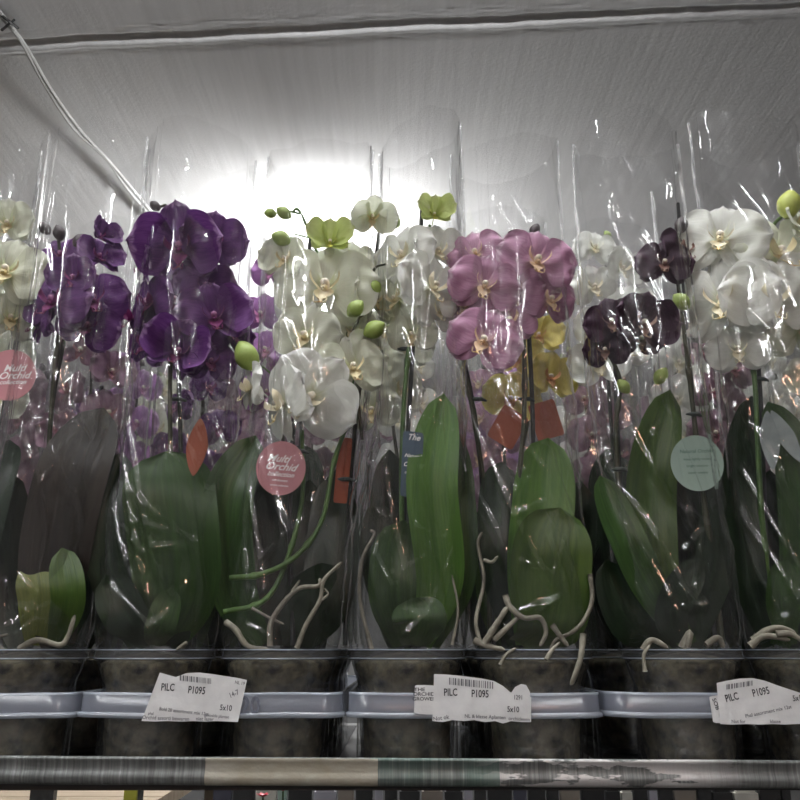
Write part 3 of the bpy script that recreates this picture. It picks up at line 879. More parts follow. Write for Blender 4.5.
# raised letters on the tray front
tr = TR[1][0]; me = text_mesh('20', .0215, M['emboss'], 0, 'raised_lettering', .0004)
for vv in me.vertices:
    vv.co = Vector((vv.co.x * .85, -vv.co.z, vv.co.y))
q = link('raised_lettering', me, tr); q.location = P(250, 706.5, .8172) - tr.location

# ------------------------------------------------------------------ front-row orchids
Y0 = .88
def root_at(px, label, cat='potted orchid', group=None, Y=Y0):
    x = (px - 400) * Y / (F * (CP + 250/F*SP))
    r = empty('potted_orchid', (x, Y, SHELF + .0016)); tag(r, label, cat, group)
    put_pot(r)
    return r

def front(px, label, seed, leaves, flowers, buds, stems, stakes, roots, sleeve, tags=(), clips=(), folds=()):
    rng = random.Random(seed)
    r = root_at(px, label)
    for k, (pts, w, m_, *ex) in enumerate(leaves):
        kw = ex[0] if ex else {}
        pp = [P(a[0], a[1], a[2]) for a in pts]
        W = w / F * pp[len(pp)//2].y / 2
        o = leaf_mesh(rel(pp, r.location), W, M[m_], seed=seed + k, wav=kw.get('wav', .12), fold=kw.get('fold', .18), side=Vector(kw.get('side', (1, .12, 0))), base=kw.get('base', .45))
        link('leaf', o, r)
    for (x, y, d, yaw, pit, rol, kind, pn, Y) in flowers:
        put_flower(r, P(x, y, Y), d / F * Y * 1.16, yaw, pit, rol, kind, pn, rng)
    for (x, y, s, tilt, mt, Y) in buds:
        sz = s / F * Y
        q = put_bud(r, P(x, y, Y) - Vector((0, 0, sz * .6)), sz * 1.35, tilt, rng.uniform(-15, 15), mt)
    for (pts, r0, r1, mt) in stems:
        stem_obj(r, [P(*p) for p in pts], r0, r1, M[mt])
    for s in stakes:
        stake_obj(r, P(*s[0]), P(*s[-1]), P(*s[1]) if len(s) > 2 else None)
    for pts, rr in roots:
        root_obj(r, [P(*p) for p in pts], rr)
    for (x, y, Y) in clips:
        c = MB(); p = P(x, y, Y) - r.location
        c.tube([p + Vector((-.008, 0, .001)), p + Vector((-.003, -.004, 0)), p + Vector((.003, -.004, 0)), p + Vector((.009, 0, -.001))], [.001, .0024, .0024, .001], 6)
        link('stem_clip', c.mesh('stem_clip', [M['clip']]), r)
    for t in tags:
        tag_card(r, P(*t['c']), t['rx'] / F * t['c'][2], t['rz'] / F * t['c'][2], M[t['m']], t.get('s', 'disc'), t.get('yaw', 0), t.get('roll', 0), t.get('l', ()), label=t['label'])
    cr = []
    for (a_, b_) in folds:
        u, w_ = P(a_[0], a_[1], .815) - r.location, P(b_[0], b_[1], .815) - r.location
        cr.append((u.x, u.z, w_.x, w_.z, .0024, .0021))
    for k in range(15):
        x_, z_ = rng.uniform(-.052, .052), rng.uniform(.115, .40); an = rng.choice((1, -1)) * rng.uniform(.25, 1.25); ln = rng.uniform(.012, .05)
        if rng.random() < .25: an = rng.uniform(1.3, 1.8)
        cr.append((x_, z_, x_ + ln * math.cos(an), z_ + ln * math.sin(an), rng.uniform(.0010, .0022), rng.uniform(.0017, .003)))
    put_sleeve(r, sleeve_mesh(yoff=-.020, bt=.054, na=300, nz=230, creases=cr, **sleeve))
    return r

IW = M['inkwhite']; M['inkgreen'] = mat_plain('ink_green', (.10,.17,.13), rough=.8)
YF = .838     # face of the flower clusters
# --- a: purple, left
front(28, 'violet-flowered potted orchid in a clear sleeve with a wide brown leaf', 1,
  [([(58,646,.87),(52,580,.85),(70,480,.84),(104,408,.85)], 74, 'leafpurple', dict(fold=.1)),
   ([(36,646,.87),(40,600,.845),(36,560,.85)], 44, 'leafyellow'),
   ([(55,646,.87),(68,600,.835),(62,548,.84)], 34, 'leafolive'),
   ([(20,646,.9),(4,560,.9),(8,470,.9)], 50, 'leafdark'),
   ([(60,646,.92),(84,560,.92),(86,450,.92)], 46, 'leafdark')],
  [(56,302,78,-18,0,8,'wavy','purple',YF), (92,300,74,28,0,-12,'wavy','purple',YF+.012), (62,256,52,-10,-12,0,'open','purple',YF+.02), (98,258,48,40,-20,0,'cupped','purple',YF+.02),
   (88,326,62,12,10,20,'open','purple',YF+.015), (40,322,52,-50,0,0,'wavy','purple',YF+.02), (74,278,50,0,10,0,'cupped','purple',YF-.004), (98,236,34,60,-10,0,'closed','purple',YF+.015)],
  [(50,228,13,-40,'buddark',.85), (62,234,14,-20,'buddark',.85), (74,238,15,40,'buddark',.85)],
  [([(48,640,.885),(46,520,.875),(52,400,.865),(62,300,.86),(58,232,.855)], .003, .0018, 'stemdark')],
  [[(44,645,.885),(50,430,.875),(66,330,.866)]],
  [([(20,648,.85),(38,640,.835),(60,645,.83),(68,636,.83),(75,615,.832)], .0032), ([(5,652,.84),(-5,640,.84),(8,634,.84)], .002)],
  dict(H=.565, seed=3.1, xoff=0.018, aw=0.059, slant=.012, peak=.004), (), (),
  [((27,405),(80,426)),((27,405),(55,456)),((80,426),(55,456)),((104,515),(90,560)),((31,620),(10,637)),((31,620),(70,636)),((2,580),(3,630))])
# --- b: plum purple
front(156, 'plum-purple-flowered orchid in a clear sleeve beside the big white one', 2,
  [([(160,646,.88),(176,590,.85),(170,500,.836),(166,451,.85)], 94, 'leaf', dict(fold=.10)),
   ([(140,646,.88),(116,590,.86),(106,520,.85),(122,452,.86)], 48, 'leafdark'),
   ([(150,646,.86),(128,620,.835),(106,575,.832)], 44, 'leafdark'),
   ([(168,646,.88),(196,590,.86),(210,490,.88)], 46, 'leafdark'),
   ([(155,646,.86),(160,628,.83),(172,588,.828)], 30, 'leaf')],
  [(182,246,92,-6,28,0,'cupped','purple',YF), (212,243,66,22,15,0,'cupped','purple',YF+.012), (179,353,64,8,0,20,'closed','purple',YF-.010), (152,302,64,-40,10,10,'wavy','purple',YF+.01),
   (176,300,66,-6,18,0,'wavy','purple',YF+.016), (214,318,74,14,0,-14,'cupped','purple',YF), (148,345,56,-30,0,20,'open','purple',YF+.015), (210,362,52,26,0,0,'wavy','purple',YF+.015),
   (146,262,48,-72,0,0,'open','purple',YF+.015), (232,335,54,50,0,0,'open','purple',YF+.02), (186,332,56,0,20,0,'open','purple',YF+.018), (134,318,48,-60,0,0,'wavy','purple',YF+.018), (205,285,60,20,30,0,'wavy','purple',YF+.018)],
  [(160,205,11,-50,'buddark',.85), (172,213,15,60,'buddark',.845), (147,222,10,0,'buddark',.85)],
  [([(176,640,.885),(172,520,.87),(170,400,.86),(172,280,.862),(168,212,.855),(160,206,.85)], .003, .0016, 'stemdark')],
  [[(186,645,.89),(180,420,.88),(175,250,.872)]],
  [([(180,650,.84),(186,643,.835),(176,650,.83)], .0022)],
  dict(H=.565, seed=7.7, xoff=0.016, aw=0.0605, slant=-.008, peak=-.006),
  [dict(c=(197,447,.834), rx=13, rz=30, m='tagorange', s='leaf', yaw=-20, roll=4, label='small orange leaf-shaped care tag')],
  [(178,400,.866)], [((118,525),(143,555)),((128,520),(197,540)),((197,540),(150,548)),((105,585),(145,625)),((145,630),(165,612)),((185,345),(192,362))])
# --- c: big white
front(281, 'large white orchid with green buds in a clear sleeve, pink round tag', 3,
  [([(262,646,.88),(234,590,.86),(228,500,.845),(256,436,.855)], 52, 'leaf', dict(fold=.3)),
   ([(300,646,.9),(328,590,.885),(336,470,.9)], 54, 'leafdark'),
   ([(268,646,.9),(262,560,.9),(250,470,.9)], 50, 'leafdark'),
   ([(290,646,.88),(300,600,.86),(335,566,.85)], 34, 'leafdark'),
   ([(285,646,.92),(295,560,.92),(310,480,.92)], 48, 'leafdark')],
  [(326,288,104,-4,0,6,'open','cream',YF+.004), (284,404,84,-62,10,-18,'wavy','white',YF-.014), (312,396,92,10,30,40,'wavy','white',YF-.018), (352,368,70,16,0,-10,'open','cream',YF-.006),
   (306,336,70,-14,8,12,'open','cream',YF-.002), (286,260,52,-22,0,10,'cupped','cream',YF+.01), (330,244,46,4,-10,0,'closed','green',YF+.01), (372,216,46,10,34,0,'closed','cream',YF+.006),
   (252,388,58,-66,0,0,'open','white',YF+.002), (372,300,58,40,0,0,'cupped','cream',YF+.022), (352,262,56,22,-6,8,'open','cream',YF+.02), (368,352,52,55,0,0,'wavy','cream',YF+.012), (298,300,58,-30,0,0,'open','white',YF+.02),
   (352,330,50,10,30,0,'open','cream',YF+.024)],
  [(254,356,26,-30,'bud',YF), (277,209,11,-80,'bud',YF), (291,211,14,-60,'bud',YF), (291,234,17,-70,'bud',YF), (348,307,17,40,'bud',YF-.01), (379,286,13,-30,'bud',YF), (364,325,19,60,'bud',YF)],
  [([(230,578,.85),(262,574,.845),(296,556,.845),(322,520,.85),(334,462,.856),(352,400,.862),(345,320,.862),(318,255,.852),(300,212,.842),(292,212,.842)], .0028, .0014, 'stem'),
   ([(224,612,.85),(262,602,.845),(284,568,.85),(302,500,.855),(302,430,.86)], .0028, .002, 'stem'),
   ([(362,440,.862),(356,380,.86),(352,335,.852),(372,298,.842),(374,270,.842),(386,264,.842)], .0018, .0012, 'stemdark'),
   ([(300,214,.842),(289,211,.842),(279,210,.841)], .0011, .0009, 'stem'), ([(310,238,.848),(302,236,.845),(294,234,.841)], .0011, .0009, 'stem'),
   ([(302,366,.856),(280,378,.85),(262,366,.841)], .0014, .001, 'stem'), ([(364,298,.85),(372,292,.845),(378,288,.841)], .0011, .0009, 'stem')],
  [[(293,645,.875),(291,470,.845),(312,220,.866)], [(345,645,.9),(352,460,.89),(380,224,.872)]],
  [([(226,622,.835),(236,630,.83),(248,646,.83),(270,650,.828)], .0034), ([(270,646,.83),(272,620,.828),(296,590,.826),(318,586,.826),(320,578,.826)], .0028),
   ([(297,648,.83),(306,625,.826),(320,600,.826),(324,580,.826),(342,562,.828)], .0026), ([(252,608,.83),(270,618,.828),(284,624,.828)], .0016), ([(292,592,.826),(300,580,.826)], .0018), ([(322,600,.826),(328,594,.826),(324,588,.826)],.0014)],
  dict(H=.548, seed=12.3, xoff=0.027, aw=0.06, slant=.006, peak=.008),
  [dict(c=(281,468,.828), rx=25, rz=28, m='tagpink', yaw=8, roll=4, label='round pink care tag with white script',
        l=[('Multi', -.004, .009, .0105, .5, IW), ('Orchid', -.001, .001, .0105, .5, IW), ('collection', 0, -.0065, .0066, .5, IW), ('we ♥ flowers'.replace('♥ ', ''), .000, -.0125, .0034, .3, IW), ('orchid collection', 0, -.0175, .0026, .3, IW)]),
   dict(c=(343,470,.87), rx=7, rz=34, m='tagred', s='strip', yaw=10, roll=4, label='narrow red-brown care tag')],
  [(300,452,.842), (346,480,.86)], [((302,520),(250,566)),((233,618),(284,647)),((325,345),(297,395)),((308,380),(298,400)),((250,600),(262,590))])
# --- d: greenish white
front(407, 'greenish-white orchid with a tall bright green leaf and a navy tag', 4,
  [([(420,646,.87),(440,580,.845),(432,480,.832),(444,394,.85)], 54, 'leafbright', dict(fold=.28)),
   ([(430,646,.88),(456,580,.86),(454,490,.86),(448,425,.87)], 44, 'leaf', dict(fold=.3)),
   ([(414,646,.86),(420,622,.835),(412,598,.84)], 54, 'leaf'),
   ([(406,646,.88),(398,590,.85),(404,520,.85)], 60, 'leaf'),
   ([(400,646,.9),(380,570,.9),(378,500,.9)], 36, 'leafdark'),
   ([(410,646,.92),(395,560,.92),(390,450,.92)], 46, 'leafdark')],
  [(404,256,72,-34,0,0,'open','white',YF+.006), (431,287,78,42,6,10,'open','white',YF-.004), (434,216,38,8,-6,0,'closed','green',YF+.004), (437,252,56,22,0,-8,'cupped','white',YF+.014),
   (398,300,62,-44,0,0,'wavy','cream',YF+.016), (436,312,50,34,0,0,'open','white',YF+.014), (412,334,50,-10,20,0,'open','cream',YF+.022)],
  [(395,222,12,0,'bud',.86)],
  [([(410,640,.885),(402,520,.872),(404,400,.862),(416,300,.862),(430,225,.852)], .003, .0018, 'stem')],
  [[(398,645,.89),(408,430,.876),(423,194,.862)]],
  [([(372,650,.85),(360,600,.85),(362,560,.848),(374,535,.848),(370,530,.848)], .0022), ([(452,645,.84),(458,610,.84),(452,575,.84)], .0016)],
  dict(H=.575, seed=18.9, xoff=0.016, aw=0.047, slant=.020, peak=.0),
  [dict(c=(412,464,.834), rx=11, rz=34, m='tagblue', s='strip', yaw=16, roll=3, label='narrow navy care tag with white script',
        l=[('The', 0, .027, .0085, .4, IW), ('Natural', 0, .008, .0055, .4, IW), ('Orchid', 0, -.001, .0065, .4, IW), ('collection', 0, -.009, .0038, .4, IW), ('for home', 0, -.017, .003, .3, IW)])],
  [(405,350,.868)], [((400,572),(426,556)),((403,637),(427,615)),((425,500),(430,510)),((455,545),(447,570))])
# --- e: pink
front(532, 'pink orchid with yellow centres in a clear sleeve, roots spilling over its pot', 5,
  [([(522,646,.86),(548,625,.84),(552,560,.83),(560,508,.836)], 84, 'leafolive', dict(fold=.12)),
   ([(530,646,.89),(536,580,.87),(544,500,.865),(548,438,.875)], 66, 'leafbright', dict(fold=.2)),
   ([(520,646,.89),(500,570,.87),(500,510,.87),(501,462,.88)], 46, 'leafdark'),
   ([(545,646,.91),(574,560,.90),(580,480,.90)], 40, 'leafdark'),
   ([(530,646,.93),(512,560,.93),(520,480,.93)], 50, 'leafdark')],
  [(476,254,60,-16,-4,-8,'open','pink',YF+.006), (536,262,80,10,0,10,'open','pink',YF), (484,286,72,6,8,14,'open','pink',YF-.006), (514,292,60,-10,20,0,'open','pink',YF+.012),
   (549,300,60,24,8,0,'wavy','pink',YF+.012), (508,322,62,14,0,-20,'open','pink',YF+.006), (484,341,74,-8,4,24,'open','pink',YF-.016), (466,306,48,-40,0,0,'open','pink',YF+.018)],
  [(525,234,18,-50,'buddark',.85), (532,230,12,20,'buddark',.85)],
  [([(522,640,.885),(516,520,.872),(524,420,.862),(523,330,.862),(512,262,.86),(524,236,.852)], .003, .0018, 'stemdark'),
   ([(490,640,.89),(488,520,.88),(474,420,.87),(462,350,.862),(470,290,.866)], .0028, .0018, 'stemdark')],
  [[(534,645,.89),(533,430,.876),(527,300,.87)], [(494,645,.895),(478,440,.884),(458,330,.874)]],
  [([(505,595,.83),(510,607,.828),(524,618,.826),(540,618,.826),(546,632,.826),(540,646,.826)], .0032), ([(484,644,.83),(496,625,.828),(508,606,.828)], .0036),
   ([(583,634,.823),(581,655,.818),(576,672,.816),(571,685,.818)], .0032), ([(590,574,.83),(592,600,.83),(584,620,.83),(572,632,.83),(556,640,.83),(550,650,.83)], .0024),
   ([(494,640,.83),(510,625,.828),(520,615,.828)], .0030), ([(474,640,.832),(484,645,.83),(505,650,.828)], .0034), ([(484,560,.845),(492,562,.84),(498,556,.84)], .0020),
   ([(552,625,.83),(560,636,.828),(568,646,.828)], .0030), ([(482,648,.835),(476,620,.84),(484,580,.85),(478,545,.85),(482,532,.85)], .0022), ([(500,665,.822),(506,655,.823),(516,648,.826)],.002), ([(546,660,.818),(552,650,.822),(560,642,.826)],.0022)],
  dict(H=.553, seed=25.4, xoff=-0.011, aw=0.0605, slant=.008, peak=.006),
  [dict(c=(508,427,.902), rx=15, rz=20, m='tagorange', s='strip', yaw=10, roll=30, label='orange care tag behind the stem'),
   dict(c=(546,420,.904), rx=14, rz=20, m='tagorange', s='strip', yaw=-10, roll=-14, label='orange care tag with rows of small print')],
  [(526,400,.872), (478,400,.87)], [((520,612),(560,598)),((536,614),(562,599)),((516,388),(562,516)),((497,428),(517,500)),((508,365),(518,385)),((495,580),(488,600))])
# --- f: near-black
front(681, 'near-black-flowered orchid in a clear sleeve, round mint tag on its stake', 6,
  [([(690,646,.87),(652,590,.845),(624,530,.84),(600,476,.85)], 40, 'leaf', dict(fold=.3)),
   ([(682,646,.89),(656,570,.88),(652,480,.885),(670,390,.90)], 54, 'leafolive'),
   ([(668,646,.88),(628,620,.86),(606,560,.86)], 42, 'leafdark'),
   ([(692,646,.88),(716,560,.87),(722,470,.88)], 44, 'leafdark'),
   ([(680,646,.87),(672,610,.84),(700,560,.84)], 36, 'leafdark'),
   ([(684,646,.92),(690,560,.92),(690,470,.92)], 50, 'leafdark')],
  [(664,264,56,-8,0,10,'open','dark',YF+.004), (642,324,66,14,10,8,'cupped','dark',YF-.006), (612,322,54,-18,8,-10,'open','dark',YF-.002), (606,350,46,-30,14,0,'wavy','dark',YF+.01),
   (682,250,54,34,0,0,'wavy','dark',YF+.014), (640,338,50,10,30,0,'open','dark',YF+.01)],
  [(688,300,17,-40,'bud',YF), (679,226,15,10,'buddark',.85), (655,376,15,30,'bud',.85), (628,386,13,-40,'bud',.85)],
  [([(640,640,.885),(622,520,.872),(616,430,.862),(620,380,.855),(604,340,.85),(622,318,.85)], .003, .0016, 'stemdark'),
   ([(722,640,.885),(704,500,.87),(692,400,.862),(684,330,.858),(676,262,.856),(680,228,.852)], .003, .0018, 'stemdark')],
  [[(634,645,.895),(620,480,.88),(615,366,.87)], [(716,645,.89),(694,420,.872),(678,203,.858)]],
  [([(643,650,.83),(652,640,.828),(668,648,.826)], .0034), ([(645,672,.820),(644,655,.822),(650,645,.826)], .002), ([(682,648,.83),(690,633,.828),(688,648,.826)], .0042), ([(706,645,.83),(718,638,.83),(724,648,.83)], .0034)],
  dict(H=.575, seed=33.2, xoff=-0.02, aw=0.06, slant=.0, peak=-.008),
  [dict(c=(697,463,.850), rx=26, rz=29, m='tagmint', yaw=-8, roll=0, label='round mint green care tag',
        l=[('Natural Orchid', 0, .012, .0052, .2, M['inkgreen']), ('keep lightly moist', 0, .004, .0036, 0, M['inkgreen']), ('bright window', 0, -.003, .0036, 0, M['inkgreen']), ('water weekly', 0, -.010, .0036, 0, M['inkgreen'])])],
  [(694,415,.862), (619,470,.868)], [((691,510),(709,526)),((709,526),(686,550)),((698,590),(710,605)),((710,605),(686,608)),((601,540),(626,650)),((659,530),(664,560)),((663,335),(640,405)),((705,530),(697,588))])
# --- g: big white right
front(806, 'tall pure-white orchid with a lime bud in a clear sleeve, grey oval tag', 7,
  [([(780,646,.88),(800,560,.86),(796,460,.852),(768,402,.856)], 50, 'leaf', dict(fold=.2)),
   ([(772,646,.88),(748,570,.87),(742,480,.87),(752,396,.88)], 44, 'leafdark'),
   ([(800,646,.9),(772,560,.9),(770,470,.9)], 50, 'leafdark'),
   ([(820,646,.88),(835,560,.87),(830,430,.87)], 56, 'leaf'),
   ([(790,646,.86),(782,600,.84),(788,560,.84)], 34, 'leaf')],
  [(720,240,92,-20,-6,10,'open','white',YF+.004), (724,302,104,-36,0,0,'wavy','white',YF), (768,300,96,10,10,0,'open','white',YF-.012), (776,254,92,16,0,-10,'open','cream',YF+.008),
   (738,350,60,-20,10,0,'open','white',YF+.012), (800,230,60,30,-20,0,'cupped','cream',YF+.018), (800,330,84,24,10,0,'open','cream',YF+.01), (745,270,70,0,0,20,'open','white',YF+.018), (812,285,84,20,0,0,'open','white',YF+.006)],
  [(785,206,26,10,'budlime',YF+.004)],
  [([(775,640,.885),(762,520,.872),(756,400,.862),(752,320,.864),(770,235,.862),(784,214,.848)], .0032, .0018, 'stem')],
  [[(768,645,.89),(762,430,.876),(757,345,.87)]],
  [([(752,640,.84),(768,630,.835),(782,628,.832),(796,634,.83)], .0034), ([(750,646,.838),(765,636,.834),(790,640,.83)], .0038), ([(776,634,.83),(790,634,.828),(805,642,.828)], .0034)],
  dict(H=.580, seed=41.6, xoff=-0.006, aw=0.0605, slant=-.012, peak=.004),
  [dict(c=(770,440,.834), rx=12, rz=31, m='taggrey', s='leaf', yaw=16, roll=2, label='grey oval care tag hanging from the sleeve'),
   dict(c=(786,436,.85), rx=9, rz=30, m='taggrey', s='leaf', yaw=-10, roll=-22, label='pale care tag lying against a leaf')],
  [(760,380,.868)], [((783,500),(800,600)),((765,380),(785,368)),((782,625),(800,612)),((740,580),(756,590))])
# --- z: white at the left edge
front(-98, 'creamy white orchid cut by the left side, pink round tag beside its stake', 8,
  [([(-60,646,.88),(-30,560,.86),(-10,480,.86),(10,440,.88)], 50, 'leafdark'), ([(-100,646,.88),(-110,560,.87),(-100,440,.87)], 60, 'leaf')],
  [(8,224,54,10,10,0,'cupped','cream',YF+.01), (6,272,84,14,0,10,'open','cream',YF-.002), (10,318,60,30,10,0,'wavy','cream',YF+.016), (-75,320,80,0,0,0,'open','white',YF+.01), (-60,240,80,0,0,0,'open','white',YF+.01)],
  [], [([(-80,640,.885),(-70,450,.87),(-60,300,.86)], .003, .002, 'stem')],
  [[(-30,645,.89),(2,420,.876),(27,290,.87)]], [],
  dict(H=.565, seed=51.6, xoff=.022, slant=-.01, peak=.0),
  [dict(c=(10,375,.842), rx=26, rz=28, m='tagpink', yaw=8, roll=-4, label='round pink care tag with white script',
        l=[('Multi', .004, .007, .0105, .4, IW), ('Orchid', .004, -.001, .0105, .4, IW), ('collection', .003, -.008, .0066, .4, IW)])])

# ------------------------------------------------------------------ rows behind
SLB = [sleeve_mesh(H=.545 + .012 * k, seed=60 + 5.3 * k, slant=.012 * (k - 1), peak=.004 * (k % 3 - 1), na=168, nz=56, ridges=9) for k in range(4)]
BACK_CLIP = 0
DESC = {'white': 'white', 'cream': 'cream-white', 'green': 'lime-green', 'yellow': 'pale yellow', 'pink': 'pink', 'lilac': 'pale lilac',
        'purple': 'deep purple', 'dark': 'blackish', 'mauve': 'dusky mauve'}
def back_plant(x, Y, pn, seed, label, group, top=.45, nfl=7, size=.072, lean=0.):
    rng = random.Random(seed)
    r = empty('potted_orchid', (x, Y, SHELF + .0016)); tag(r, label, 'potted orchid', group)
    put_pot(r)
    o = r.location
    for k in range(6):
        a = rng.uniform(0, 2 * PI) if k > 2 else (-PI/2 + (k - 1) * 1.1 + rng.uniform(-.3, .3))
        h = rng.uniform(.12, .25); rr = rng.uniform(.02, .034)
        d = Vector((math.cos(a), math.sin(a), 0))
        pts = [Vector((0, 0, .10)) + d * .008, Vector((0, 0, .10 + h * .35)) + d * rr, Vector((0, 0, .10 + h * .75)) + d * (rr + .004), Vector((0, 0, .10 + h)) + d * (rr - .004)]
        sd = Vector((-d.y, d.x, 0))
        if sd.x < 0: sd = -sd
        link('leaf', leaf_mesh(pts, rng.uniform(.022, .030), M[rng.choice(('leaf', 'leafdark', 'leafolive', 'leafdark'))], seed=seed + k, side=sd, wav=.12), r)
    cx = lean
    spine = [Vector((0.004, .004, .10)), Vector((.004, .006, .22)), Vector((cx * .4, 0, .32)), Vector((cx * .8, -.008, .40)), Vector((cx, -.012, top))]
    c = spline(spine, 8)
    mb = MB(); mb.tube(c, [lerp(.003, .0016, i / (len(c) - 1)) for i in range(len(c))], 7); link('flower_stem', mb.mesh('flower_stem', [M['stemdark']]), r)
    mb = MB(); mb.tube([Vector((-.004, .006, .10)), Vector((-.003, .008, top - .05))], .0024, 7); link('stake', mb.mesh('stake', [M['stake']]), r)
    for k in range(nfl):
        t = k / max(1, nfl - 1)
        z = lerp(top - .17, top - .015, t); 
        sx = (1 if k % 2 else -1) * rng.uniform(.008, .026)
        dm = size * lerp(1.05, .8, t)
        put_flower(r, o + Vector((cx * .7 + sx, -.026 + rng.uniform(-.004, .006), z)), dm, rng.uniform(-25, 25) + (18 if sx > 0 else -18), rng.uniform(-5, 18), rng.uniform(-15, 15),
                   rng.choice(('open', 'open', 'wavy', 'cupped')), pn, rng)
    bm_ = 'bud' if pn in ('white', 'cream', 'green', 'yellow') else 'buddark'
    for k in range(2):
        put_bud(r, o + Vector((cx + rng.uniform(-.012, .012), -.012, top + .012 * k - .006)), .016 - .003 * k, rng.uniform(-60, 60), 0, bm_)
    put_sleeve(r, SLB[rng.randrange(4)], PI * rng.randrange(2), rng.uniform(.955, 1.0) * clamp((top + .12) / .55, .92, 1.0))
    return r

COLX = [-.492, -.367, -.240, -.1175, .0065, .130, .262, .392, .520]
FRONTN = ['creamy edge', 'violet', 'plum purple', 'big white', 'greenish-white', 'pink', 'near-black', 'tall pure-white', 'right edge']
R2 = [('cream', .54, .074, .0), ('mauve', .47, .07, -.012), ('purple', .45, .06, .0), ('lilac', .572, .066, -.040), ('cream', .55, .07, -.022), ('yellow', .565, .07, .036), ('white', .605, .074, .0), ('mauve', .47, .07, -.01), ('cream', .54, .07, .0)]
R3 = [('mauve', .47, .07, 0), ('lilac', .49, .065, 0.01), ('mauve', .46, .06, .02), ('mauve', .48, .065, 0), ('white', .52, .066, .0), ('pink', .47, .065, -.01), ('mauve', .50, .07, .015), ('white', .55, .08, .01), ('white', .50, .06, 0)]
R4 = [('purple', .48, .066, 0), ('cream', .50, .07, 0), ('mauve', .50, .065, .0), ('white', .53, .065, .0), ('pink', .47, .065, 0), ('lilac', .52, .066, .01), ('white', .54, .07, .0), ('mauve', .50, .065, .01), ('white', .52, .07, 0)]
for ri, (row, Y, rn) in enumerate(((R2, 1.010, 'second'), (R3, 1.140, 'third'), (R4, 1.270, 'last'))):
    for ci, (pn, top, size, lean) in enumerate(row):
        x = COLX[ci] + (0 if ri == 0 else .004 * math.sin(ci * 3 + ri))
        if ri == 0: x = COLX[ci]
        lb = '%s orchid in a hazy sleeve, %s row, behind the %s orchid' % (DESC[pn], rn, FRONTN[ci])
        back_plant(x, Y, pn, 100 + ri * 20 + ci, lb, 'potted orchids in the %s row' % rn, top, 7 if ri < 2 else 6, size, lean)

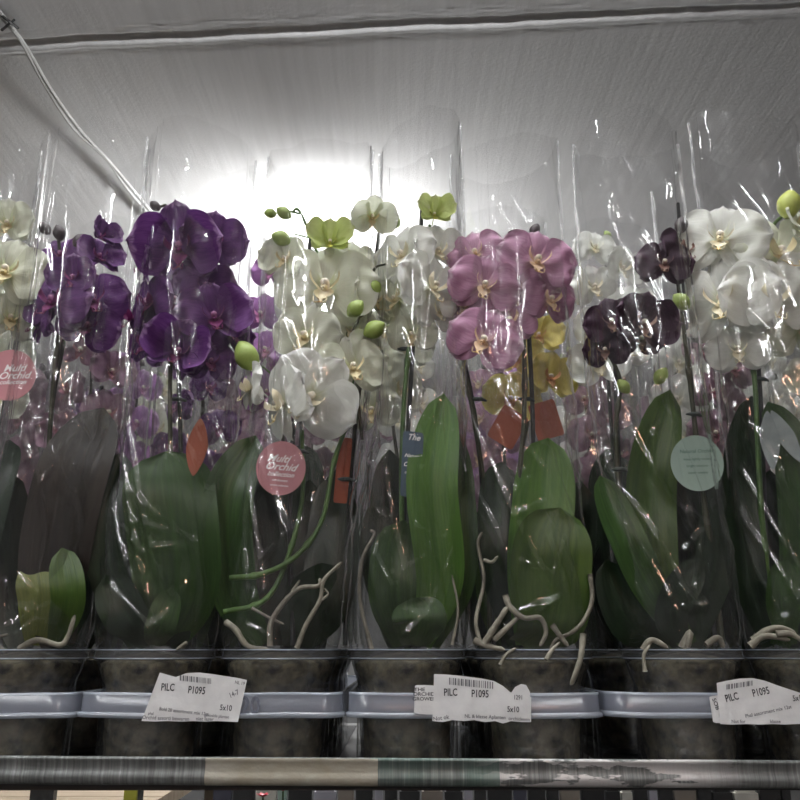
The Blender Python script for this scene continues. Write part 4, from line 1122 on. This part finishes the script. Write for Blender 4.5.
# ------------------------------------------------------------------ things seen below the shelf
wood = mat_plain('table_planks', (.36,.28,.20), (.47,.38,.28), rough=.7, scale=6, stretch=(1, 12, 1))
def build_under():
    z = EYE + (P(0, 793, 2.0).z - EYE) - .02
    t = empty('wooden_display_table', (-.95, 2.45, 0)); tag(t, 'pale wooden plank table behind the trolley', 'table')
    for k in range(6):
        q = MB(); q.box((-.62, -.55 + k * .19, z - .03), (.42, -.365 + k * .19, z)); link('plank', q.mesh('plank', [wood], False), t)
    for sx in (-.56, .36):
        for sy in (-.5, .54):
            q = MB(); q.box((sx - .03, sy - .03, 0), (sx + .03, sy + .03, z - .03)); link('leg', q.mesh('leg', [wood], False), t)
    # dark crate stack to the right of the table
    t = empty('dark_shop_rack', (.55, 2.3, 0)); tag(t, 'dark metal rack of stock glimpsed under the shelf', 'rack')
    q = MB(); q.box((-1.02, -.3, .0), (.75, .3, z - .16)); link('rack_body', q.mesh('rack_body', [M['stake']], False), t)
    rng = random.Random(5)
    mats = [mat_plain('packet_%d' % k, c, rough=.5) for k, c in enumerate(((.45,.43,.38), (.25,.33,.28), (.05,.05,.07), (.28,.27,.30), (.02,.02,.02), (.20,.17,.14)))]
    px = 214
    names = {0: 'white', 1: 'pale green', 2: 'dark blue', 3: 'grey', 4: 'black', 5: 'brown'}
    k = 0
    zt = z - .16
    while px < 790:
        w = rng.uniform(10, 26)
        a, b = P(px, 795, 2.15).x, P(px + w - 2, 795, 2.15).x
        mi = [2, 4, 0, 1, 4, 3, 5, 4, 3, 4, 4, 5, 4, 3, 4, 4, 2, 4, 4, 5, 4, 4, 0, 4, 3, 4, 5, 4, 4, 0, 4, 4, 4, 4, 4, 4, 4, 4][k % 38]
        h = rng.uniform(.17, .20) + zt
        q = MB(); 
        ins = (b - a) * .1
        q.box((a, 2.14, zt), (b, 2.16, h - .012)); q.box((a + ins, 2.143, h - .012), (b - ins, 2.157, h))
        o = link('seed_packet', q.mesh('seed_packet', [mats[mi]], False))
        tag(o, '%s packet standing in the dark rack below the shelf' % names[mi], 'packet', '%s packets in the rack below the shelf' % names[mi])
        px += w; k += 1
    # two red blooms and a yellow-green reed
    red = mat_plain('red_bloom', (.55,.02,.04), (.75,.05,.08), rough=.5)
    for (x, y, nm) in ((263, 797, 'small red bloom under the taped part of the rail'), (283, 791, 'red bloom tip touching the underside of the taped rail')):
        p = P(x, y, 2.05)
        r = empty('red_flower', (p.x, p.y, zt)); tag(r, nm, 'flower')
        q = MB(); hh = p.z - zt
        for a in range(6):
            d = Vector((math.cos(a * PI / 3), math.sin(a * PI / 3), 0)); s = Vector((-d.y, d.x, 0))
            q.grid([[Vector((0, 0, hh)) + d * (.016 * u) + s * (.006 * math.sin(PI * u + .1) * v) + Vector((0, 0, .008 * u)) for v in (-1, 0, 1)] for u in (0, .25, .5, .75, 1)])
        link('bloom', q.mesh('bloom', [red]), r)
        q = MB(); q.tube([Vector((0, .04, -.0)), Vector((0, .02, hh * .5)), Vector((0, 0, hh))], .002, 6); link('stem', q.mesh('stem', [M['stem']]), r)
    zt2 = z
    ym = mat_plain('reed_yellow', (.30,.30,.03), (.42,.42,.06), rough=.6)
    for (x0, w, nm, mt, Yv, cat, lb) in ((132, 12, 'yellow_post', ym, 1.95, 'post', 'yellow-green post standing on the plank table'), (44, 22, 'black_post', M['stake'], 1.93, 'post', 'broad black post on the plank table at the left'),
                                (141, 3, 'thin_black_rod', M['stake'], 1.94, 'rod', 'thin black rod beside the yellow-green post')):
        p = P(x0, 790, Yv + .04); hw = w / F * Yv / 2
        q = MB(); q.box((p.x - hw, p.y - .01, zt2), (p.x + hw, p.y + .01, zt2 + .14))
        q.box((p.x - hw * 1.15, p.y - .014, zt2), (p.x + hw * 1.15, p.y + .014, zt2 + .006))
        o = link(nm, q.mesh(nm, [mt], False)); tag(o, lb, cat)
build_under()

# ------------------------------------------------------------------ world, render settings
w = bpy.data.worlds.new('world'); SC.world = w; w.use_nodes = True
w.node_tree.nodes['Background'].inputs[0].default_value = (.9, .95, 1, 1); w.node_tree.nodes['Background'].inputs[1].default_value = .15
SC.view_settings.view_transform = 'Standard'; SC.view_settings.look = 'None'
SC.view_settings.gamma = 1; SC.view_settings.use_curve_mapping = False
SC.view_settings.exposure = 1.25
cy = SC.cycles
cy.transparent_max_bounces = 48; cy.max_bounces = 8; cy.diffuse_bounces = 4; cy.glossy_bounces = 3; cy.transmission_bounces = 4
cy.sample_clamp_indirect = 6; cy.caustics_reflective = False; cy.use_denoising = True
